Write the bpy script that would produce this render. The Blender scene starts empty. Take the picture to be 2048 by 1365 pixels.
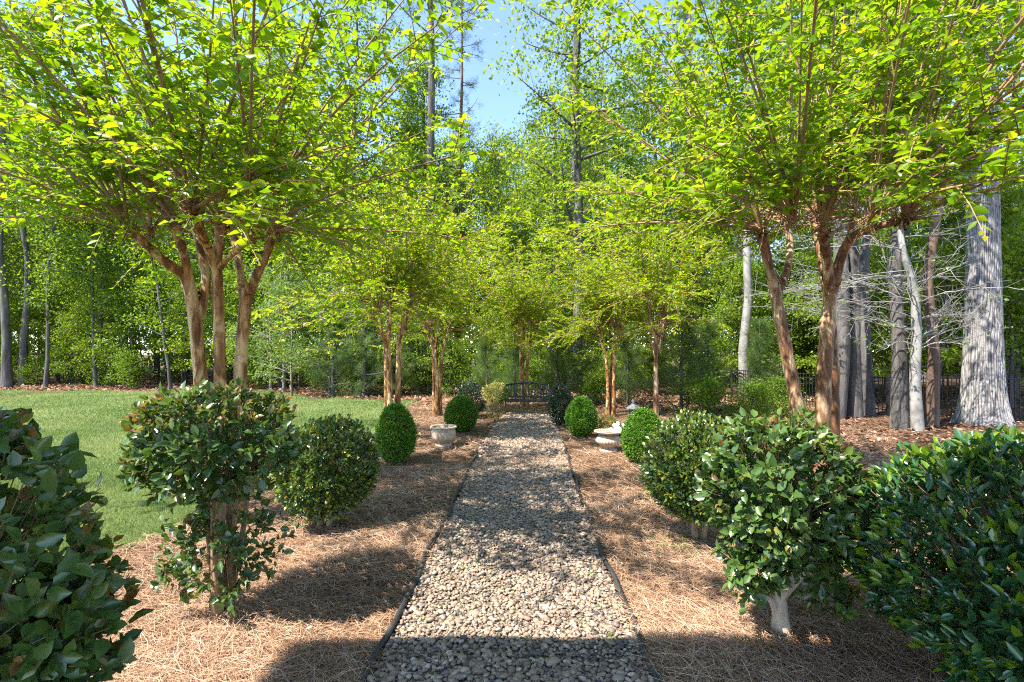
import bpy, math, random
import numpy as np
from mathutils import Vector, Matrix

# ------------------------------------------------------------------ camera, sky, sun, exposure
sc = bpy.context.scene
col = sc.collection
CAM_H = 1.65
cam_data = bpy.data.cameras.new('camera')
cam_data.sensor_width = 36.0
cam_data.lens = 17.58
cam_data.shift_y = 0.011
cam_data.clip_start = 0.02
cam_data.clip_end = 1500
cam = bpy.data.objects.new('camera', cam_data)
cam.location = (0, 0, CAM_H)
cam.rotation_euler = (math.pi / 2, 0, 0)
col.objects.link(cam)
sc.camera = cam

SUN_V = np.array([0.62, 0.37, -1.0])           # direction the light travels
elev = math.atan2(1.0, math.hypot(SUN_V[0], SUN_V[1]))
world = bpy.data.worlds.new("World")
sc.world = world
world.use_nodes = True
wn = world.node_tree
wn.nodes.clear()
sky = wn.nodes.new('ShaderNodeTexSky')
sky.sky_type = 'NISHITA'
sky.sun_disc = False
sky.sun_elevation = elev
sky.sun_rotation = math.atan2(-SUN_V[0], -SUN_V[1])
sky.altitude = 1500
sky.air_density = 1.0
sky.dust_density = 0.3
sky.ozone_density = 1.6
bg = wn.nodes.new('ShaderNodeBackground')
bg.inputs['Strength'].default_value = 0.15
wo = wn.nodes.new('ShaderNodeOutputWorld')
wn.links.new(sky.outputs[0], bg.inputs['Color'])
wn.links.new(bg.outputs[0], wo.inputs['Surface'])

sun_d = bpy.data.lights.new('sun', 'SUN')
sun_d.energy = 4.3
sun_d.angle = math.radians(0.53)
sun_d.color = (1.0, 0.94, 0.84)
sun = bpy.data.objects.new('sun', sun_d)
sun.rotation_euler = Vector(SUN_V).to_track_quat('-Z', 'Y').to_euler()
sun.location = (-8, -5, 14)
col.objects.link(sun)

sc.view_settings.view_transform = 'Standard'
sc.view_settings.look = 'None'
sc.view_settings.exposure = 1.8
sc.view_settings.gamma = 1.0
sc.view_settings.use_curve_mapping = False
sc.render.engine = 'CYCLES'
cy = sc.cycles
cy.max_bounces = 7
cy.diffuse_bounces = 5
cy.glossy_bounces = 2
cy.transmission_bounces = 4
cy.transparent_max_bounces = 4
cy.sample_clamp_indirect = 6.0
cy.caustics_reflective = False
cy.caustics_refractive = False
cy.filter_width = 1.15
cy.use_denoising = False

rng = np.random.default_rng(11)
random.seed(11)
UP = np.array([0, 0, 1.0])


def gz(x, y):
    return 0.014 * np.sin(1.7 * x + 0.6 * y) + 0.012 * np.sin(2.9 * y - 1.1 * x + 1.0) + 0.008 * np.sin(5.1 * x + 3.3 * y)


def P(px, py, d):
    return np.array([(px - 1024) / 1000 * d, d, CAM_H + (705 - py) / 1000 * d])


def unit(v):
    v = np.asarray(v, float)
    n = np.linalg.norm(v, axis=-1, keepdims=True)
    return v / np.maximum(n, 1e-9)


# ------------------------------------------------------------------ materials
def new_mat(name):
    m = bpy.data.materials.new(name)
    m.use_nodes = True
    nt = m.node_tree
    nt.nodes.clear()
    out = nt.nodes.new('ShaderNodeOutputMaterial')
    return m, nt, out


def ramp(nt, stops, fac, interp='LINEAR'):
    r = nt.nodes.new('ShaderNodeValToRGB')
    r.color_ramp.interpolation = interp
    els = r.color_ramp.elements
    while len(els) < len(stops):
        els.new(0.5)
    for e, (p, c) in zip(els, stops):
        e.position = p
        e.color = (*c, 1)
    nt.links.new(fac, r.inputs['Fac'])
    return r.outputs['Color']


def noise(nt, scale, detail=4, rough=0.6, coord='Object', stretch=None, dist=0.0):
    tc = nt.nodes.new('ShaderNodeTexCoord')
    src = tc.outputs[coord]
    if stretch:
        mp = nt.nodes.new('ShaderNodeMapping')
        mp.inputs['Scale'].default_value = stretch
        nt.links.new(src, mp.inputs['Vector'])
        src = mp.outputs[0]
    n = nt.nodes.new('ShaderNodeTexNoise')
    n.inputs['Scale'].default_value = scale
    n.inputs['Detail'].default_value = detail
    n.inputs['Roughness'].default_value = rough
    n.inputs['Distortion'].default_value = dist
    nt.links.new(src, n.inputs['Vector'])
    return n.outputs['Fac']


def principled(nt, out, color, rough=0.7, spec=0.3, bump=None, bump_s=0.3, bump_d=0.02, metallic=0.0):
    b = nt.nodes.new('ShaderNodeBsdfPrincipled')
    if isinstance(color, tuple):
        b.inputs['Base Color'].default_value = (*color, 1)
    else:
        nt.links.new(color, b.inputs['Base Color'])
    b.inputs['Roughness'].default_value = rough
    b.inputs['Specular IOR Level'].default_value = spec
    b.inputs['Metallic'].default_value = metallic
    if bump is not None:
        bn = nt.nodes.new('ShaderNodeBump')
        bn.inputs['Strength'].default_value = bump_s
        bn.inputs['Distance'].default_value = bump_d
        nt.links.new(bump, bn.inputs['Height'])
        nt.links.new(bn.outputs[0], b.inputs['Normal'])
    nt.links.new(b.outputs[0], out.inputs['Surface'])
    return b


def attr(nt, name='tint'):
    a = nt.nodes.new('ShaderNodeAttribute')
    a.attribute_name = name
    return a.outputs['Fac']


def leaf_mat(name, stops, rough=0.42, spec=0.4, trans=0.4, tmul=(1.7, 1.55, 0.7), vein=False):
    m, nt, out = new_mat(name)
    c = ramp(nt, stops, attr(nt))
    b = nt.nodes.new('ShaderNodeBsdfPrincipled')
    nt.links.new(c, b.inputs['Base Color'])
    b.inputs['Roughness'].default_value = rough
    b.inputs['Specular IOR Level'].default_value = spec
    t = nt.nodes.new('ShaderNodeBsdfTranslucent')
    mx = nt.nodes.new('ShaderNodeMix')
    mx.data_type = 'RGBA'
    mx.blend_type = 'MULTIPLY'
    mx.inputs['Factor'].default_value = 1.0
    nt.links.new(c, mx.inputs['A'])
    mx.inputs['B'].default_value = (*tmul, 1)
    nt.links.new(mx.outputs['Result'], t.inputs['Color'])
    ms = nt.nodes.new('ShaderNodeMixShader')
    ms.inputs['Fac'].default_value = trans
    nt.links.new(b.outputs[0], ms.inputs[1])
    nt.links.new(t.outputs[0], ms.inputs[2])
    nt.links.new(ms.outputs[0], out.inputs['Surface'])
    return m


def tint_mat(name, stops, rough=0.8, spec=0.2, trans=0.0):
    m, nt, out = new_mat(name)
    c = ramp(nt, stops, attr(nt))
    principled(nt, out, c, rough, spec)
    return m


def bark_mat(name, stops, scale=6, stretch=(1, 1, 0.2), rough=0.85, bump_s=0.6, bump_d=0.02, spec=0.2, detail=6, dist=0.3):
    m, nt, out = new_mat(name)
    n = noise(nt, scale, detail, 0.65, 'Object', stretch, dist)
    n2 = noise(nt, scale * 3.5, 5, 0.6, 'Object', stretch, dist)
    c = ramp(nt, stops, n)
    principled(nt, out, c, rough, spec, n2, bump_s, bump_d)
    return m


M = {}
M['crape_leaf'] = leaf_mat('crape leaf', [(0, (.060, .15, .006)), (.5, (.13, .245, .007)), (.85, (.24, .33, .010)), (1, (.34, .35, .015))], .36, .45, .55, (2.0, 1.8, .6))
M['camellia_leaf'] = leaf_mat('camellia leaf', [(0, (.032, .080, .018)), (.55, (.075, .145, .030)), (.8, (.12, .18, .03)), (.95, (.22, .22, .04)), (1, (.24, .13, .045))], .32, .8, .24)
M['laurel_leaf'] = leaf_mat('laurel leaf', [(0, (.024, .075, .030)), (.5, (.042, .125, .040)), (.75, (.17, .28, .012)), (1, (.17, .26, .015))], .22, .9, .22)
M['osmanthus_leaf'] = leaf_mat('osmanthus leaf', [(0, (.030, .080, .018)), (.6, (.062, .135, .026)), (.8, (.15, .21, .02)), (1, (.27, .28, .03))], .33, .8, .26)
M['box_leaf'] = leaf_mat('boxwood leaf', [(0, (.030, .090, .006)), (.5, (.070, .18, .010)), (1, (.15, .29, .018))], .4, .35, .3)
M['holly_leaf'] = leaf_mat('holly leaf', [(0, (.008, .018, .010)), (.7, (.018, .038, .016)), (1, (.05, .075, .02))], .3, .5, .12)
M['golden_leaf'] = leaf_mat('golden leaf', [(0, (.05, .12, .02)), (.35, (.12, .18, .03)), (.6, (.40, .36, .09)), (1, (.55, .48, .16))], .4, .4, .35, (1.3, 1.3, .7))
M['wood_leaf'] = leaf_mat('woodland leaf', [(0, (.055, .12, .014)), (.5, (.13, .225, .022)), (1, (.25, .33, .03))], .45, .3, .5, (1.8, 1.6, .7))
M['pale_leaf'] = leaf_mat('pale woodland leaf', [(0, (.06, .12, .03)), (.5, (.12, .20, .04)), (1, (.20, .29, .07))], .45, .3, .42)
M['pine_needle'] = leaf_mat('pine needle', [(0, (.035, .08, .032)), (.6, (.085, .15, .05)), (1, (.15, .21, .06))], .5, .3, .25)
M['cedar_needle'] = leaf_mat('cedar needle', [(0, (.045, .10, .03)), (.6, (.11, .195, .05)), (1, (.20, .28, .07))], .5, .3, .5, (1.7, 1.5, .9))
M['grass'] = leaf_mat('grass', [(0, (.10, .165, .045)), (.5, (.19, .255, .09)), (1, (.36, .37, .18))], .5, .25, .4, (1.3, 1.3, .8))
M['weed'] = leaf_mat('weed', [(0, (.05, .13, .02)), (1, (.16, .28, .05))], .5, .3, .35)
M['straw'] = tint_mat('pine straw', [(0, (.11, .058, .036)), (.35, (.28, .145, .080)), (.7, (.45, .28, .17)), (1, (.66, .51, .38))], .75, .25)
M['litter'] = tint_mat('leaf litter', [(0, (.08, .035, .02)), (.5, (.22, .11, .06)), (.85, (.36, .22, .14)), (1, (.55, .44, .36))], .8, .2)
M['pebble'] = tint_mat('pebble', [(0, (.06, .055, .058)), (.2, (.14, .115, .10)), (.45, (.265, .19, .135)), (.7, (.35, .26, .185)), (.88, (.38, .30, .235)), (1, (.50, .42, .33))], .7, .3)
M['petal'] = tint_mat('petal', [(0, (.75, .76, .78)), (1, (.85, .86, .84))], .6, .2)
M['azalea_leaf'] = leaf_mat('azalea leaf', [(0, (.03, .09, .015)), (.6, (.10, .17, .02)), (.84, (.20, .26, .03)), (.86, (.6, .09, .05)), (1, (.7, .16, .10))], .5, .3, .3)
M['twig_grey'] = bark_mat('grey twig', [(.3, (.16, .13, .10)), (.7, (.34, .29, .24))], 20, (1, 1, .4))
M['shoot'] = bark_mat('crape shoot', [(.3, (.20, .11, .055)), (.7, (.42, .27, .15))], 14, (1, 1, .3), .6, .2)
M['stem'] = bark_mat('shrub stem', [(.3, (.20, .12, .065)), (.7, (.40, .28, .17))], 30, (1, 1, .3), .75, .4, .004)
M['pale_stem'] = bark_mat('pale shrub stem', [(.3, (.36, .27, .19)), (.7, (.58, .47, .36))], 25, (1, 1, .3), .75, .4, .004)
M['wood_bark'] = bark_mat('woodland bark', [(.3, (.045, .04, .037)), (.55, (.125, .113, .105)), (.75, (.25, .235, .22))], 5, (1, 1, .18), .9, .8, .03)
M['brown_bark'] = bark_mat('brown pine bark', [(.3, (.07, .045, .03)), (.55, (.17, .11, .08)), (.75, (.28, .21, .16))], 4, (1, 1, .25), .9, .9, .04)
M['beech_bark'] = bark_mat('beech bark', [(.3, (.12, .11, .10)), (.5, (.25, .24, .22)), (.75, (.40, .385, .36))], 5, (1, 1, .6), .75, .25, .01)
m, nt, out = new_mat('ridged oak bark')
n_ = noise(nt, 14, 6, .7, 'Object', (1, 1, .3), .6)
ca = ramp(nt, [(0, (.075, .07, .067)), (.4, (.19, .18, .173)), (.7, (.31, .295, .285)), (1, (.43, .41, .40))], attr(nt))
cb = ramp(nt, [(.3, (.55, .54, .54)), (.65, (1.1, 1.1, 1.1))], n_)
mx = nt.nodes.new('ShaderNodeMix'); mx.data_type = 'RGBA'; mx.blend_type = 'MULTIPLY'
mx.inputs['Factor'].default_value = 1
nt.links.new(ca, mx.inputs['A']); nt.links.new(cb, mx.inputs['B'])
principled(nt, out, mx.outputs['Result'], .9, .15, n_, .9, .03)
M['oak_tint'] = m
M['oak_bark'] = bark_mat('oak bark', [(.25, (.10, .095, .095)), (.5, (.25, .24, .24)), (.75, (.44, .425, .42))], 9, (1, 1, .12), .9, .9, .03)


def crape_bark(name, c0, c1, c2):
    m, nt, out = new_mat(name)
    n = noise(nt, 6.5, 4, 0.55, 'Object', (1, 1, .28), 1.6)
    n2 = noise(nt, 26, 6, .7, 'Object', (1, 1, .12), .8)
    a = ramp(nt, [(.42, c0), (.5, c1), (.58, c2)], n)
    b = ramp(nt, [(.32, (.42, .36, .32)), (.52, (.9, .88, .86)), (.7, (1.15, 1.12, 1.1))], n2)
    mx = nt.nodes.new('ShaderNodeMix')
    mx.data_type = 'RGBA'
    mx.blend_type = 'MULTIPLY'
    mx.inputs['Factor'].default_value = .8
    nt.links.new(a, mx.inputs['A'])
    nt.links.new(b, mx.inputs['B'])
    principled(nt, out, mx.outputs['Result'], .6, .3, n2, .8, .015)
    return m


M['crape_bark'] = crape_bark('crape bark', (.18, .078, .025), (.42, .21, .075), (.62, .43, .22))
M['crape_bark_red'] = crape_bark('red crape bark', (.13, .058, .028), (.27, .135, .065), (.48, .35, .22))

m, nt, out = new_mat('bed soil')
n1 = noise(nt, 1.2, 6, .65)
n2 = noise(nt, 60, 6, .7, 'Object', (1, 1, 1), 1.0)
c1 = ramp(nt, [(.3, (.06, .032, .018)), (.5, (.12, .068, .038)), (.7, (.19, .115, .07))], n2)
principled(nt, out, c1, .9, .15, n2, .8, .03)
M['soil'] = m
m, nt, out = new_mat('path gravel base')
n2 = noise(nt, 45, 5, .7)
c1 = ramp(nt, [(.3, (.13, .10, .075)), (.5, (.26, .20, .14)), (.7, (.38, .31, .23))], n2)
principled(nt, out, c1, .9, .2, n2, 1.0, .03)
M['gravel_base'] = m
m, nt, out = new_mat('lawn turf')
n1 = noise(nt, .8, 5, .6)
n2 = noise(nt, 90, 5, .7)
c1 = ramp(nt, [(.25, (.09, .145, .04)), (.5, (.17, .225, .08)), (.75, (.27, .30, .13))], n2)
c2 = ramp(nt, [(.3, (.7, .85, .7)), (.7, (1.35, 1.15, 1.1))], n1)
mx = nt.nodes.new('ShaderNodeMix'); mx.data_type = 'RGBA'; mx.blend_type = 'MULTIPLY'
mx.inputs['Factor'].default_value = 1
nt.links.new(c1, mx.inputs['A']); nt.links.new(c2, mx.inputs['B'])
principled(nt, out, mx.outputs['Result'], .9, .1, n2, .9, .04)
M['turf'] = m


def plain(name, color, rough=.6, spec=.4, metallic=0, nscale=None, var=.25, bump=0.2):
    m, nt, out = new_mat(name)
    if nscale:
        n = noise(nt, nscale, 6, .65)
        lo = tuple(c * (1 - var) for c in color)
        hi = tuple(min(1, c * (1 + var)) for c in color)
        principled(nt, out, ramp(nt, [(.3, lo), (.7, hi)], n), rough, spec, n, bump, .01, metallic)
    else:
        principled(nt, out, color, rough, spec, metallic=metallic)
    return m


M['rubber'] = plain('black edging', (.035, .035, .038), .55, .4, 0, 18, .5, .3)
M['iron'] = plain('black iron', (.012, .012, .013), .45, .5)
M['bench_paint'] = plain('bench green paint', (.009, .017, .014), .45, .4, 0, 20, .3, .05)
M['bench_metal'] = plain('bench iron', (.012, .014, .014), .4, .5)
M['urn_stone'] = plain('urn stone', (.42, .335, .25), .85, .2, 0, 12, .3, .5)
M['urn_soil'] = plain('urn soil', (.05, .04, .03), .95, .1, 0, 30, .4, .5)
M['lantern_stone'] = plain('lantern stone', (.13, .13, .135), .85, .2, 0, 22, .45, .6)
M['house_wall'] = plain('house siding', (.55, .52, .47), .8, .2, 0, 3, .08, .1)
M['house_roof'] = plain('house shingle', (.12, .11, .11), .9, .2, 0, 9, .3, .3)
M['ribbon'] = plain('white plastic ribbon', (.78, .80, .84), .4, .4, 0, 5, .06, .05)
M['cone'] = plain('cone scale', (.16, .12, .10), .8, .2, 0, 40, .5, .2)


# ------------------------------------------------------------------ mesh helpers
def mesh_np(name, V, F, mat, tint=None, smooth=True):
    V = np.ascontiguousarray(V, dtype=np.float32)
    F = np.ascontiguousarray(F, dtype=np.int32)
    me = bpy.data.meshes.new(name)
    k = F.shape[1]
    me.vertices.add(len(V))
    me.vertices.foreach_set('co', V.ravel())
    me.loops.add(F.size)
    me.loops.foreach_set('vertex_index', F.ravel())
    me.polygons.add(len(F))
    me.polygons.foreach_set('loop_start', np.arange(0, F.size, k, dtype=np.int32))
    me.polygons.foreach_set('use_smooth', np.full(len(F), smooth, dtype=bool))
    if tint is not None:
        a = me.attributes.new('tint', 'FLOAT', 'POINT')
        a.data.foreach_set('value', np.ascontiguousarray(tint, dtype=np.float32))
    me.update(calc_edges=True)
    me.materials.append(mat)
    return me


def link(name, me, parent=None, **props):
    o = bpy.data.objects.new(name, me)
    col.objects.link(o)
    if parent is not None:
        o.parent = parent
    for k, v in props.items():
        o[k] = v
    return o


def thing(name, label, cat, loc=(0, 0, 0), rz=0.0, group=None):
    o = bpy.data.objects.new(name, None)
    o.empty_display_size = .2
    col.objects.link(o)
    o.location = loc
    o.rotation_euler = (0, 0, rz)
    o['label'] = label
    o['category'] = cat
    if group:
        o['group'] = group
    return o


def kids(o):
    return [c for c in KIDS.get(o.name, [])]


KIDS = {}


def note_kids(root):
    """remember a prototype's tree once, so that copies do not scan the whole scene"""
    for c in root.children:
        KIDS.setdefault(root.name, []).append(c)
        for g in c.children:
            KIDS.setdefault(c.name, []).append(g)


def copy_thing(root, loc, rz=0.0, s=1.0, label=None, group=None, sz=None):
    r = root.copy()
    col.objects.link(r)
    r.location = loc
    r.rotation_euler = (0, 0, rz)
    r.scale = (s, s, sz or s)
    if label:
        r['label'] = label
    if group:
        r['group'] = group
    for ch in kids(root):
        c = ch.copy()
        col.objects.link(c)
        c.parent = r
        for g in kids(ch):
            d = g.copy()
            col.objects.link(d)
            d.parent = c
    return r


class Tubes:
    def __init__(self):
        self.V, self.F, self.n = [], [], 0

    def add(self, pts, rad, sides=6, closed_tip=True):
        pts = np.asarray(pts, float)
        rad = np.asarray(rad, float)
        n = len(pts)
        T = unit(np.gradient(pts, axis=0))
        a = np.array([1.0, 0, 0]) if abs(T[0][0]) < .8 else np.array([0, 1.0, 0])
        u = unit(np.cross(T[0], a))
        ang = np.linspace(0, 2 * np.pi, sides, endpoint=False)
        ca, sa = np.cos(ang)[:, None], np.sin(ang)[:, None]
        rings = []
        for i in range(n):
            u = unit(u - T[i] * np.dot(u, T[i]))
            w = np.cross(T[i], u)
            rings.append(pts[i] + rad[i] * (ca * u + sa * w))
        V = np.concatenate(rings)
        i = np.arange(n - 1)[:, None] * sides
        j = np.arange(sides)[None, :]
        j2 = (j + 1) % sides
        F = np.stack([i + j, i + j2, i + sides + j2, i + sides + j], -1).reshape(-1, 4)
        self.V.append(V)
        self.F.append(F + self.n)
        self.n += len(V)
        if closed_tip and sides >= 5:
            c = np.array([pts[-1] + T[-1] * rad[-1] * .4])
            self.V.append(c)
            b = self.n - sides
            js = np.arange(0, sides, 1)
            self.F.append(np.stack([b + js, b + (js + 1) % sides, np.full(sides, self.n), np.full(sides, self.n)], -1))
            self.n += 1
        return self

    def batch(self, P0, P1, P2, r0, r2, sides=3):
        P0, P1, P2 = [np.asarray(p, float) for p in (P0, P1, P2)]
        N = len(P0)
        if N == 0:
            return self
        r0 = np.broadcast_to(np.asarray(r0, float), (N,))
        r2 = np.broadcast_to(np.asarray(r2, float), (N,))
        D = unit(P2 - P0)
        a = np.where(np.abs(D[:, 2:3]) < .9, UP[None], np.array([[1.0, 0, 0]]))
        u = unit(np.cross(D, a))
        w = np.cross(D, u)
        ang = np.linspace(0, 2 * np.pi, sides, endpoint=False)
        off = np.cos(ang)[None, :, None] * u[:, None] + np.sin(ang)[None, :, None] * w[:, None]
        r1 = (r0 + r2) / 2
        V = np.stack([P0[:, None] + off * r0[:, None, None], P1[:, None] + off * r1[:, None, None], P2[:, None] + off * r2[:, None, None]], 1)
        V = V.reshape(-1, 3)
        F = []
        for k in range(2):
            for s in range(sides):
                s2 = (s + 1) % sides
                F.append([k * sides + s, k * sides + s2, (k + 1) * sides + s2, (k + 1) * sides + s])
        F = np.array(F)[None] + (np.arange(N) * 3 * sides)[:, None, None]
        self.V.append(V)
        self.F.append(F.reshape(-1, 4) + self.n)
        self.n += len(V)
        return self

    def mesh(self, name, mat):
        # degenerate fan quads are stored as triangles folded into quads; rebuild with polygons of mixed size
        V = np.concatenate(self.V)
        F = np.concatenate(self.F)
        tri = F[:, 2] == F[:, 3]
        if not tri.any():
            return mesh_np(name, V, F, mat)
        q, t = F[~tri], F[tri][:, :3]
        me = bpy.data.meshes.new(name)
        me.vertices.add(len(V))
        me.vertices.foreach_set('co', np.ascontiguousarray(V, dtype=np.float32).ravel())
        me.loops.add(q.size + t.size)
        me.loops.foreach_set('vertex_index', np.concatenate([q.ravel(), t.ravel()]).astype(np.int32))
        me.polygons.add(len(q) + len(t))
        ls = np.concatenate([np.arange(len(q)) * 4, q.size + np.arange(len(t)) * 3]).astype(np.int32)
        me.polygons.foreach_set('loop_start', ls)
        me.polygons.foreach_set('use_smooth', np.ones(len(q) + len(t), dtype=bool))
        me.update(calc_edges=True)
        me.materials.append(mat)
        return me


# leaf templates: (verts, tris); y along the leaf, x across, z up; unit length
def leaf_template(width=.5, fold=.12, curl=.1, n=2):
    if n == 1:
        V = np.array([[0, 0, 0], [-width / 2, .45, fold * .5], [0, .5, -fold * .3], [width / 2, .45, fold * .5], [0, 1, -curl]])
        T = np.array([[0, 2, 1], [0, 3, 2], [1, 2, 4], [2, 3, 4]])
        return V, T
    if n == 3:
        st = [(.13, .30), (.36, .49), (.62, .46), (.84, .24)]
        V = [[0, 0, 0]]
        for y, w in st:
            c = -curl * y * y
            V += [[-w * width, y, fold * w * 1.3 + c], [0, y + .01, c - fold * .15], [w * width, y, fold * w * 1.3 + c]]
        V.append([0, 1.02, -curl])
        T = [[0, 2, 1], [0, 3, 2]]
        for k in range(3):
            a = 1 + 3 * k
            for q in (0, 1):
                T += [[a + q, a + q + 1, a + q + 4], [a + q, a + q + 4, a + q + 3]]
        T += [[10, 11, 13], [11, 12, 13]]
        return np.array(V), np.array(T)
    w1, w2 = width * .42, width * .44
    V = np.array([[0, 0, 0],
                  [-w1, .25, fold * .6], [0, .27, -fold * .2], [w1, .25, fold * .6],
                  [-w2, .62, fold * .5 - curl * .3], [0, .63, -fold * .2 - curl * .3], [w2, .62, fold * .5 - curl * .3],
                  [0, 1, -curl]])
    T = np.array([[0, 2, 1], [0, 3, 2], [1, 2, 5], [1, 5, 4], [2, 3, 6], [2, 6, 5], [4, 5, 7], [5, 6, 7]])
    return V, T


QUAD = (np.array([[0, 0, 0], [-.3, .5, .06], [.3, .5, .06], [0, 1, -.06]]), np.array([[0, 2, 1], [1, 2, 3]]))
NEEDLE = (np.array([[-.022, 0, 0], [.022, 0, 0], [0, 1, -.05]]), np.array([[0, 1, 2]]))
BOXLEAF = (np.array([[0, 0, 0], [-.32, .5, .08], [.32, .5, .08], [0, 1, -.05]]), np.array([[0, 2, 1], [1, 2, 3]]))


class Leaves:
    """a list of leaves: position, direction, normal, size, tint"""

    def __init__(self):
        self.p, self.d, self.n, self.s, self.t = [], [], [], [], []

    def add(self, p, d, n, s, t):
        N = len(p)
        self.p.append(np.asarray(p, float)); self.d.append(unit(d)); self.n.append(unit(n))
        self.s.append(np.broadcast_to(np.asarray(s, float), (N,)).copy())
        self.t.append(np.broadcast_to(np.asarray(t, float), (N,)).copy())

    def cat(self):
        self.P = np.concatenate(self.p); self.D = np.concatenate(self.d); self.N = np.concatenate(self.n)
        self.S = np.concatenate(self.s); self.T = np.clip(np.concatenate(self.t), 0, 1)
        X = unit(np.cross(self.D, self.N))
        Z = np.cross(X, self.D)
        self.R = np.stack([X, self.D, Z], 2)        # columns
        return self

    def mesh(self, name, template, mat, mask=None, smooth=True):
        V, T = template
        P_, R, S, t = self.P, self.R, self.S, self.T
        if mask is not None:
            P_, R, S, t = P_[mask], R[mask], S[mask], t[mask]
        W = np.einsum('nij,kj->nki', R, V) * S[:, None, None] + P_[:, None]
        k = len(V)
        F = T[None] + (np.arange(len(P_)) * k)[:, None, None]
        return mesh_np(name, W.reshape(-1, 3), F.reshape(-1, 3), mat, np.repeat(t, k), smooth)


def single_leaf_meshes(template, mat, n=8):
    out = []
    for i in range(n):
        V, T = template
        V2 = V.copy()
        V2[:, 0] *= 1 + .12 * math.sin(i * 2.1)
        V2[:, 2] *= 1 + .5 * math.sin(i * 1.3)
        out.append(mesh_np('leaf', V2, T, mat, np.full(len(V), (i + .5) / n)))
    return out


def put_leaves(root, L, template, mat, n_single, origin=(0, 0, 0), name='foliage', rest=None):
    """the n_single leaves that show largest become objects of their own, the rest one mesh"""
    L.cat()
    mask = np.ones(len(L.P), bool)
    if n_single:
        W = L.P + np.array(origin)
        d = np.maximum(W[:, 1], .05)
        px = 1024 + W[:, 0] / d * 1000
        py = 705 - (W[:, 2] - CAM_H) / d * 1000
        inside = (px > 15) & (px < 2033) & (py > 15) & (py < 1350) & (W[:, 1] > .3)
        score = np.where(inside, L.S / d, -1)
        idx = np.argsort(-score)[:n_single]
        idx = idx[score[idx] > 0]
        mask[idx] = False
        ms = single_leaf_meshes(template, mat)
        for i in idx:
            o = bpy.data.objects.new('leaf', ms[min(len(ms) - 1, int(L.T[i] * len(ms)))])
            col.objects.link(o)
            o.parent = root
            mt = Matrix(L.R[i].tolist()).to_4x4()
            mt = mt @ Matrix.Scale(float(L.S[i]), 4)
            mt.translation = Vector(L.P[i].tolist())
            o.matrix_local = mt
    link(name, L.mesh(name, rest or template, mat, mask), root, kind='stuff')


def rand_unit(n):
    return unit(rng.normal(size=(n, 3)))


def box_mesh(name, parts, mat):
    """parts: list of (centre, size, rotation matrix or None); bevelled boxes in one part"""
    import bmesh
    bm = bmesh.new()
    for c, s, R in parts:
        r = bmesh.ops.create_cube(bm, size=1)
        vs = r['verts']
        bmesh.ops.scale(bm, vec=s, verts=vs)
        if R is not None:
            bmesh.ops.rotate(bm, cent=(0, 0, 0), matrix=R, verts=vs)
        bmesh.ops.translate(bm, vec=c, verts=vs)
    b = min(min(s) for _, s, _ in parts) * .15
    bmesh.ops.bevel(bm, geom=bm.edges[:], offset=b, segments=1, affect='EDGES')
    me = bpy.data.meshes.new(name)
    bm.to_mesh(me)
    bm.free()
    me.materials.append(mat)
    return me


def lathe_mesh(name, prof, mat, seg=40, mod=None, closed=False):
    prof = np.asarray(prof, float)
    th = np.linspace(0, 2 * np.pi, seg, endpoint=False)
    rr = np.repeat(prof[:, 0:1], seg, 1)
    if mod is not None:
        rr = rr + mod(prof[:, 1][:, None], th[None, :])
    V = np.stack([rr * np.cos(th), rr * np.sin(th), np.repeat(prof[:, 1:2], seg, 1)], -1).reshape(-1, 3)
    n = len(prof)
    i = np.arange(n - 1)[:, None] * seg
    j = np.arange(seg)[None]
    j2 = (j + 1) % seg
    F = np.stack([i + j, i + j2, i + seg + j2, i + seg + j], -1).reshape(-1, 4)
    return mesh_np(name, V, F, mat)


# ------------------------------------------------------------------ ground, lawn, path
def axis(lo, a, b, hi, fine, n):
    return np.unique(np.concatenate([lo + (a - lo) * (1 - (1 - np.linspace(0, 1, n)) ** 2.2), np.arange(a, b, fine), hi - (hi - b) * (1 - np.linspace(0, 1, n)) ** 0.0 * (1 - np.linspace(0, 1, n) ** 2.2)]))


def grid_mesh(name, X, Y, Z, mat):
    ny, nx = X.shape
    V = np.stack([X, Y, Z], -1).reshape(-1, 3)
    i = np.arange(ny - 1)[:, None] * nx
    j = np.arange(nx - 1)[None]
    F = np.stack([i + j, i + j + 1, i + nx + j + 1, i + nx + j], -1).reshape(-1, 4)
    return mesh_np(name, V, F, mat)


xs = axis(-400, -16, 16, 400, .2, 24)
ys = axis(-400, -2, 24, 400, .2, 24)
XX, YY = np.meshgrid(xs, ys)
g = link('ground', grid_mesh('ground', XX, YY, gz(XX, YY), M['soil']), kind='structure')

BED_Y = np.array([-4, 0, 2.6, 3.3, 4.2, 5.0, 6.2, 8, 9.6, 12, 14.5, 16.6, 30])
BED_X = np.array([-2.9, -2.95, -3.0, -3.15, -3.3, -3.15, -2.8, -2.6, -2.65, -2.9, -3.1, -3.3, -3.3])


def bed_edge(y):
    return np.interp(y, BED_Y, BED_X) + .06 * np.sin(y * 3.1)


def lawn_far(x):
    return np.interp(x, [-40, -11, -8.5, -7, -3], [21.5, 21, 19.8, 17.6, 17.0]) + .15 * np.sin(x * 1.7)


s = np.linspace(0, 1, 150)[:, None]
t = (np.linspace(0, 1, 120) ** 1.6)[None, :]
y0 = -3 + s * 20.2
XL = bed_edge(y0) - t * 36
YL = -3 + s * (lawn_far(XL) + 3)
link('lawn', grid_mesh('lawn', XL[:, ::-1], YL[:, ::-1], (gz(XL, YL) + .016)[:, ::-1], M['turf']), kind='structure')

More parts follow.
